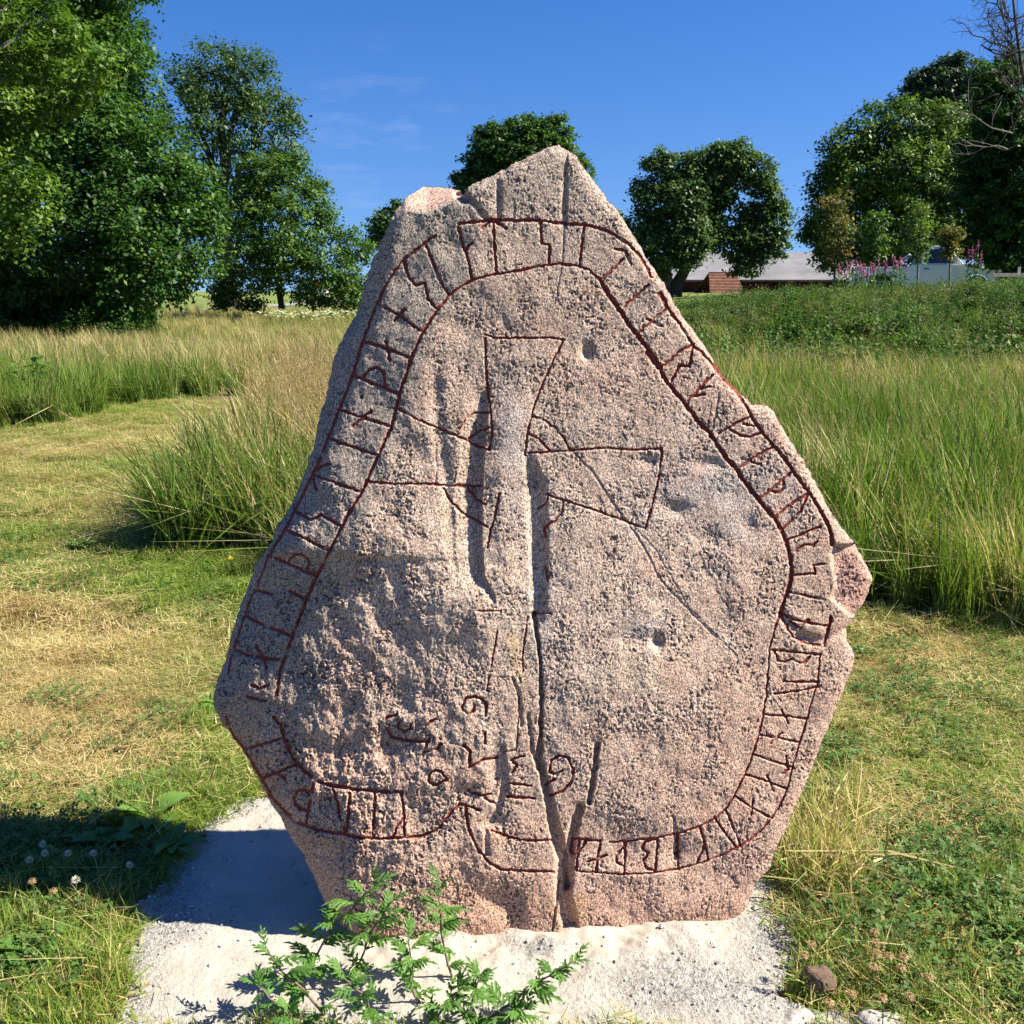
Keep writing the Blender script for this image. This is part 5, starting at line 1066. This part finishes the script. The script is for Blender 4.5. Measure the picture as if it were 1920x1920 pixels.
MUG = [ # photo points base..tip, distance, leaf length, leaves, label
 ([(560,1890),(590,1800),(625,1735),(665,1700),(700,1660)], 2.10, .062, 15, 'tallest mugwort stem on the left, its leafy tip in front of the stone edge'),
 ([(650,1880),(675,1800),(700,1740),(735,1690)], 2.12, .060, 14, 'mugwort stem with dense fresh leaves just right of the tallest one'),
 ([(850,1890),(842,1810),(826,1745),(822,1660)], 2.13, .056, 12, 'upright mugwort stem with dark stalk against the stone, standing alone'),
 ([(610,1925),(560,1850),(520,1810),(498,1775)], 2.02, .058, 10, 'mugwort stem leaning left over the pale sand, two light leaves at its tip'),
 ([(600,1935),(520,1880),(478,1845)], 1.98, .055, 8, 'low mugwort stem lying farthest left over its own shadow'),
 ([(790,1920),(770,1850),(768,1790),(765,1760)], 2.05, .058, 10, 'mugwort stem reddish below with a bushy tip, middle of the clump'),
 ([(905,1935),(960,1880),(1020,1835),(1080,1800)], 2.00, .058, 12, 'long mugwort stem leaning right with feathery tip over bare sand'),
 ([(870,1940),(885,1880),(900,1830)], 1.98, .055, 9, 'short mugwort stem between the upright one and the right leaning one'),
 ([(700,1945),(690,1880),(640,1830)], 1.97, .055, 10, 'short dark mugwort stem at the bottom centre of the clump'),
 ([(800,1950),(830,1890),(865,1855)], 1.96, .055, 9, 'short leafy mugwort stem at the bottom edge right of the clump middle'),
 ([(930,1955),(960,1910),(985,1890)], 1.95, .050, 8, 'lowest mugwort stem at the bottom edge under the right leaning one'),
 ([(560,1960),(545,1910),(540,1895)], 1.95, .050, 8, 'lowest mugwort stem at the bottom edge on the left'),
]
for i, (pp, Y, ll, nlf, lab) in enumerate(MUG):
    r = np.random.default_rng(500+i); b = gp(float(pp[0][0]), float(min(pp[0][1], 1960))); 
    tipz = [dp(np.array(float(x)), np.array(float(y)), Y+.03*k*0) for k, (x, y) in enumerate(pp)]
    P = np.array(tipz); z0 = float(sandh(np.array(P[0, 0]), np.array(Y))); P = np.concatenate([[[P[0, 0]+(P[0, 0]-P[1, 0])*.3, Y, z0-.02]], P[1:] if P[0, 2] < z0 else P]); base = np.array([P[0, 0], Y, z0])
    P = P-base; root = empty('mugwort_plant', tuple(base), lab, 'plant', 'mugwort plants in front of the stone')
    k = np.linspace(0, 1, 10); t0 = np.concatenate([[0], np.cumsum(np.linalg.norm(np.diff(P, axis=0), axis=1))]); t0 /= t0[-1]
    C = np.stack([np.interp(k, t0, P[:, j]) for j in range(3)], 1); C[1:-1] += r.normal(scale=.0015, size=(8, 3))
    mb = MB(); mb.tube(C, np.linspace(.0034, .0013, 10), 6); mb.build('stem', st_m, root, True)
    nlf = int(nlf*1.25)
    for q in range(nlf):
        t = .20+.80*(q/(nlf-1))**.72; pos = np.array([np.interp(t, k, C[:, j]) for j in range(3)]); dd = C[-1]-C[-3]; dd /= np.linalg.norm(dd)
        a = q*2.4+r.uniform(-.5, .5); o_ = np.array([cos(a), sin(a)*.9-.15, r.uniform(.15, .5)]); d = o_*(1-.45*(t > .93))+dd*(.25+.7*(t > .9)); 
        s = ll*.98*r.uniform(.8, 1.25)*(.72+.45*sin(pi*min(1, t*.95)))
        inst(LV[r.integers(0, 6)], 'leaf', root, orient(pos, d, (0, -.25, 1), s, r.uniform(-.5, .5)))

# ------------------------------------------------------------------ clover heads, broad leaved weeds, stones, small flowers
def petals(n, r, rad, L, w, droop, seed, squash=.85):
    V = []; F = []; rnd = []
    for i in range(n):
        z = 1-1.7*(i+.5)/n; a = i*2.39996; q = (1-z*z)**.5; d = np.array([q*cos(a), q*sin(a), z*squash]); d2 = d+np.array([0, 0, -droop]); d2 /= np.linalg.norm(d2)
        s = np.cross(d2, [0, 0, 1.]); s /= np.linalg.norm(s)+1e-6; b = len(V); p = d*rad*.35; e = d*rad*.5+d2*L*r.uniform(.8, 1.15)
        V += [p, (p+e)/2+s*w, e, (p+e)/2-s*w]; F.append((b, b+1, b+2, b+3)); c = r.random(); rnd += [c*.3, c, c, c]
    return np.array(V), np.array(F), rnd
m_w = leafmat('white_clover', (.35,.30,.25), (.62,.60,.55), (.75,.74,.70), .3); m_tan = leafmat('dry_clover', (.20,.11,.05), (.42,.27,.13), (.60,.46,.28), .3)
def clover(x, y, h, size, dryf, lab, grp, seed):
    r = np.random.default_rng(seed); g = gp(float(x), float(y), h); z0 = float(gh(g[0:1], g[1:2])[0]); root = empty('clover_flower', (float(g[0]), float(g[1]), z0), lab, 'clover flower', grp)
    top = np.array([0, 0, h-z0]); mb = MB(); mb.tube([np.array([r.normal(scale=.012), r.normal(scale=.012), 0]), np.array([0, 0, (h-z0)*.6])+r.normal(scale=.003, size=3), top], [.0013, .0011, .001], 5); mb.build('stem', stm, root)
    V, F, rn = petals(46, r, size*.5, size*.42, size*.07, .9 if dryf else -.1, seed); o = mesh('flower_head', V+top, F, m_tan if dryf else m_w, root, attrs={'rnd': rn})
WL = [(55,1612,'white clover head farthest left in the stone shadow'),(84,1600,'small white clover head second from left in the shadow'),(80,1583,'white clover head at the upper rim of the stone shadow'),(128,1600,'large white clover head in the middle of the shadowed group'),
      (175,1600,'white clover head right of the largest one in the shadow'),(243,1622,'white clover head nearest the sand in the stone shadow')]
for i, (x, y, l) in enumerate(WL): clover(x, y, .12, .018, False, l, 'clover heads in the shadow', 600+i)
for i, (x, y, l) in enumerate([(142,1650,'single pale pink clover head just below the shadow edge'),(60,1650,'cream clover head drooping at the left below the shadow'),(100,1668,'faded clover head below the shadow among grass, left')]): clover(x, y, .13, .02, i > 0, l, 'faded clover heads at the left', 620+i)
DL = [(1522,1768,'pale dry clover head nearest the sand edge'),(1508,1788,'brown dry clover head low beside the sand edge'),(1640,1745,'topmost dry clover head of the right hand group'),(1642,1765,'dry clover head just under the topmost one'),(1645,1785,'dry clover head in the middle of the upright trio'),
      (1668,1790,'large dry clover head right of the upright trio'),(1637,1810,'dry clover head under the upright trio'),(1695,1792,'small dark dry clover head right of the large one'),(1742,1830,'dry clover head farthest right'),(1555,1878,'brown clover head above the pale half buried stone'),
      (1597,1862,'brown clover head between the two half buried stones'),(1655,1868,'reddish dry clover head low on the right'),(1706,1866,'dry clover head low and farthest right of the bottom row'),(1690,1812,'dry clover head between the large one and the bottom row')]
for i, (x, y, l) in enumerate(DL): clover(x, y, .11, .022, True, l, 'dry clover heads on the right', 640+i)
m_bl = leafmat('broad_leaf', (.06,.13,.025), (.10,.20,.035), (.17,.28,.06), .3, .45, .35)
def oval(seed, asp=.42, wave=.0):
    r = np.random.default_rng(seed); V = []; F = []; n = 7
    for k in range(n):
        t = k/(n-1); w_ = asp*sin(pi*min(1, t*.92+.04))**.7*(1+.16*(-1)**k*wave)*.5; z = .35*t-.55*t*t
        V += [(t, -w_, z+.10*w_*4), (t, 0, z), (t, w_, z+.10*w_*4)]
    for k in range(n-1):
        b = 3*k; F += [(b, b+3, b+4, b+1), (b+1, b+4, b+5, b+2)]
    return mesh('oval_proto', np.array(V), np.array(F), m_bl, None, True, attrs={'rnd': np.clip(r.uniform(.3, .8)+0*np.arange(len(V)), 0, 1)}, link=False)
OV = [oval(700, .42), oval(701, .5, 1.), oval(702, .34, .6), oval(703, .75, .3)]
def rosette(x, y, n, L, lab, seed, lift_=.35, kinds=(0, 1, 2), grp='broad leaved weeds in the grass', name='broad_leaf_weed'):
    r = np.random.default_rng(seed); g = gp(float(x), float(y)); z0 = float(gh(g[0:1], g[1:2])[0]); root = empty(name, (float(g[0]), float(g[1]), z0+.005), lab, 'weed', grp)
    for q in range(n):
        a = q*2.39996+r.uniform(-.3, .3); d = (cos(a), sin(a), lift_+r.uniform(-.15, .4)); inst(OV[kinds[r.integers(0, len(kinds))]], 'leaf', root, orient((0, 0, .0), d, (0, 0, 1), L*r.uniform(.7, 1.2), r.uniform(-.3, .3)))
for i, a in enumerate([(285,1545,11,.12,'leafy green weed rosette at the left corner of the sand, lower one'),(270,1490,9,.11,'upright weed rosette left of the sand with broad light leaves'),(203,1592,5,.09,'weed with one large round sunlit leaf at the shadow edge'),
     (160,1590,7,.08,'dark weed half in the stone shadow beside the round leaf'),(60,1800,8,.085,'pale green rounded weed left of the bottom left grass'),(85,1745,7,.06,'small weed with rounded leaves under the faded clover'),(330,1590,8,.09,'weed among long grass blades beside the sand'),
     (1690,1470,8,.06,'small flat weed on the right lawn beside dry grass'),(1560,1850,9,.05,'small leafy weed growing over the half buried brown stone'),(1720,1560,7,.05,'tiny flat weed among yellow grass, right lawn'),(410,1330,9,.09,'dark green weed touching the left corner of the stone'),
     (155,1030,6,.10,'lonely light green weed on the mown path'),(1620,1230,8,.07,'weed at the foot of the tall grass, right of the stone')]):
    rosette(*a[:5], 720+i, kinds=(0, 1, 2) if i not in (2, 4, 5) else (3,))
def bush(x, y, Y, h, lab, seed):
    r = np.random.default_rng(seed); b = dp(np.array(float(x)), np.array(float(y)), Y); z0 = float(gz(b[0], Y)); root = empty('broad_leaf_weed', (float(b[0]), Y, z0), lab, 'weed')
    for s in range(4):
        e = np.array([r.normal(scale=.18), r.normal(scale=.1), h*r.uniform(.75, 1.05)]); mb = MB(); mb.tube([np.zeros(3), e*.5+[.02, 0, .03], e], [.006, .005, .003], 5); mb.build('stem', stm, root)
        for q in range(7): t = .45+.55*q/6; a = q*2.4+s; inst(OV[3], 'leaf', root, orient(e*t, (cos(a), sin(a), .4), (0, 0, 1), .17*r.uniform(.7, 1.1)))
bush(65, 700, 13.2, .85, 'bright yellow-green leafy weed standing out of the tall grass, far left', 760)
m_y = simple('yellow_petals', (.75,.55,.02), .5)
def yellow(x, y, lab, seed, size=.03):
    r = np.random.default_rng(seed); g = gp(float(x), float(y), .05); root = empty('yellow_flower', (float(g[0]), float(g[1]), 0), lab, 'flower'); mb = MB(); mb.tube([(0,0,0),(0,0,.05)], .0015, 5); mb.build('stem', stm, root)
    V, F, rn = petals(26, r, size*.4, size*.5, size*.09, -.2, seed, .4); mesh('petals', V+[0, 0, .05], F, m_y, root)
yellow(433, 1048, 'single yellow dandelion flower at the foot of the tall grass left of the stone', 770)
rk = {}
def boulder(x, y, dims, lab, mat, seed, sink=.35, rot=0.):
    import bmesh
    r = np.random.default_rng(seed); bm = bmesh.new(); bmesh.ops.create_icosphere(bm, subdivisions=4, radius=1.0)
    V = np.array([v.co[:] for v in bm.verts]); F = np.array([[v.index for v in f.verts] for f in bm.faces]); bm.free()
    for _ in range(9):
        n = r.normal(size=3); n /= np.linalg.norm(n); dd = V@n; c = r.uniform(.62, .85); V = V-np.maximum(0, dd-c)[:, None]*n*.85
    V = V*(1+.07*pn(V[:, 0]*2+seed, V[:, 1]*2+V[:, 2])[:, None]+.02*pn(V[:, 0]*9+seed, V[:, 1]*9+V[:, 2]*7)[:, None])
    ca, sa = cos(rot), sin(rot); V = V*np.array(dims)/2; V = np.stack([V[:, 0]*ca-V[:, 1]*sa, V[:, 0]*sa+V[:, 1]*ca, V[:, 2]+dims[2]*(.5-sink)], 1)
    g = gp(float(x), float(y)); z0 = float(gh(g[0:1], g[1:2])[0]); o = mesh('stone', V, F, mat, None, True); o.location = (float(g[0]), float(g[1]), z0+.02); tag(o, lab, 'stone', 'stones half buried at the sand edge')
ms_b = simple('brown_stone', (.13,.085,.06), .9, var=.4, vs=40, bmp=.01); ms_p = simple('pale_stone', (.36,.33,.30), .9, var=.3, vs=45, bmp=.01)
boulder(1532, 1858, (.085,.07,.085), 'rounded brown stone in the dark hollow at the right sand edge', ms_b, 1, .42)
boulder(1497, 1916, (.13,.09,.07), 'pale flat stone at the bottom edge, left one of the two', ms_p, 2, .3, .3)
boulder(1660, 1928, (.14,.09,.07), 'pale rough stone at the bottom edge, right one of the two', ms_p, 3, .3, -.2)
boulder(465, 1503, (.05,.035,.03), 'small white lump on the sand below the left stone corner', ms_p, 4, .25)
boulder(412, 1560, (.045,.035,.028), 'small pale lump at the upper left rim of the sand', ms_p, 5, .25)
boulder(428, 1524, (.035,.03,.022), 'tiny pale lump between two others, upper left sand', ms_p, 6, .25)
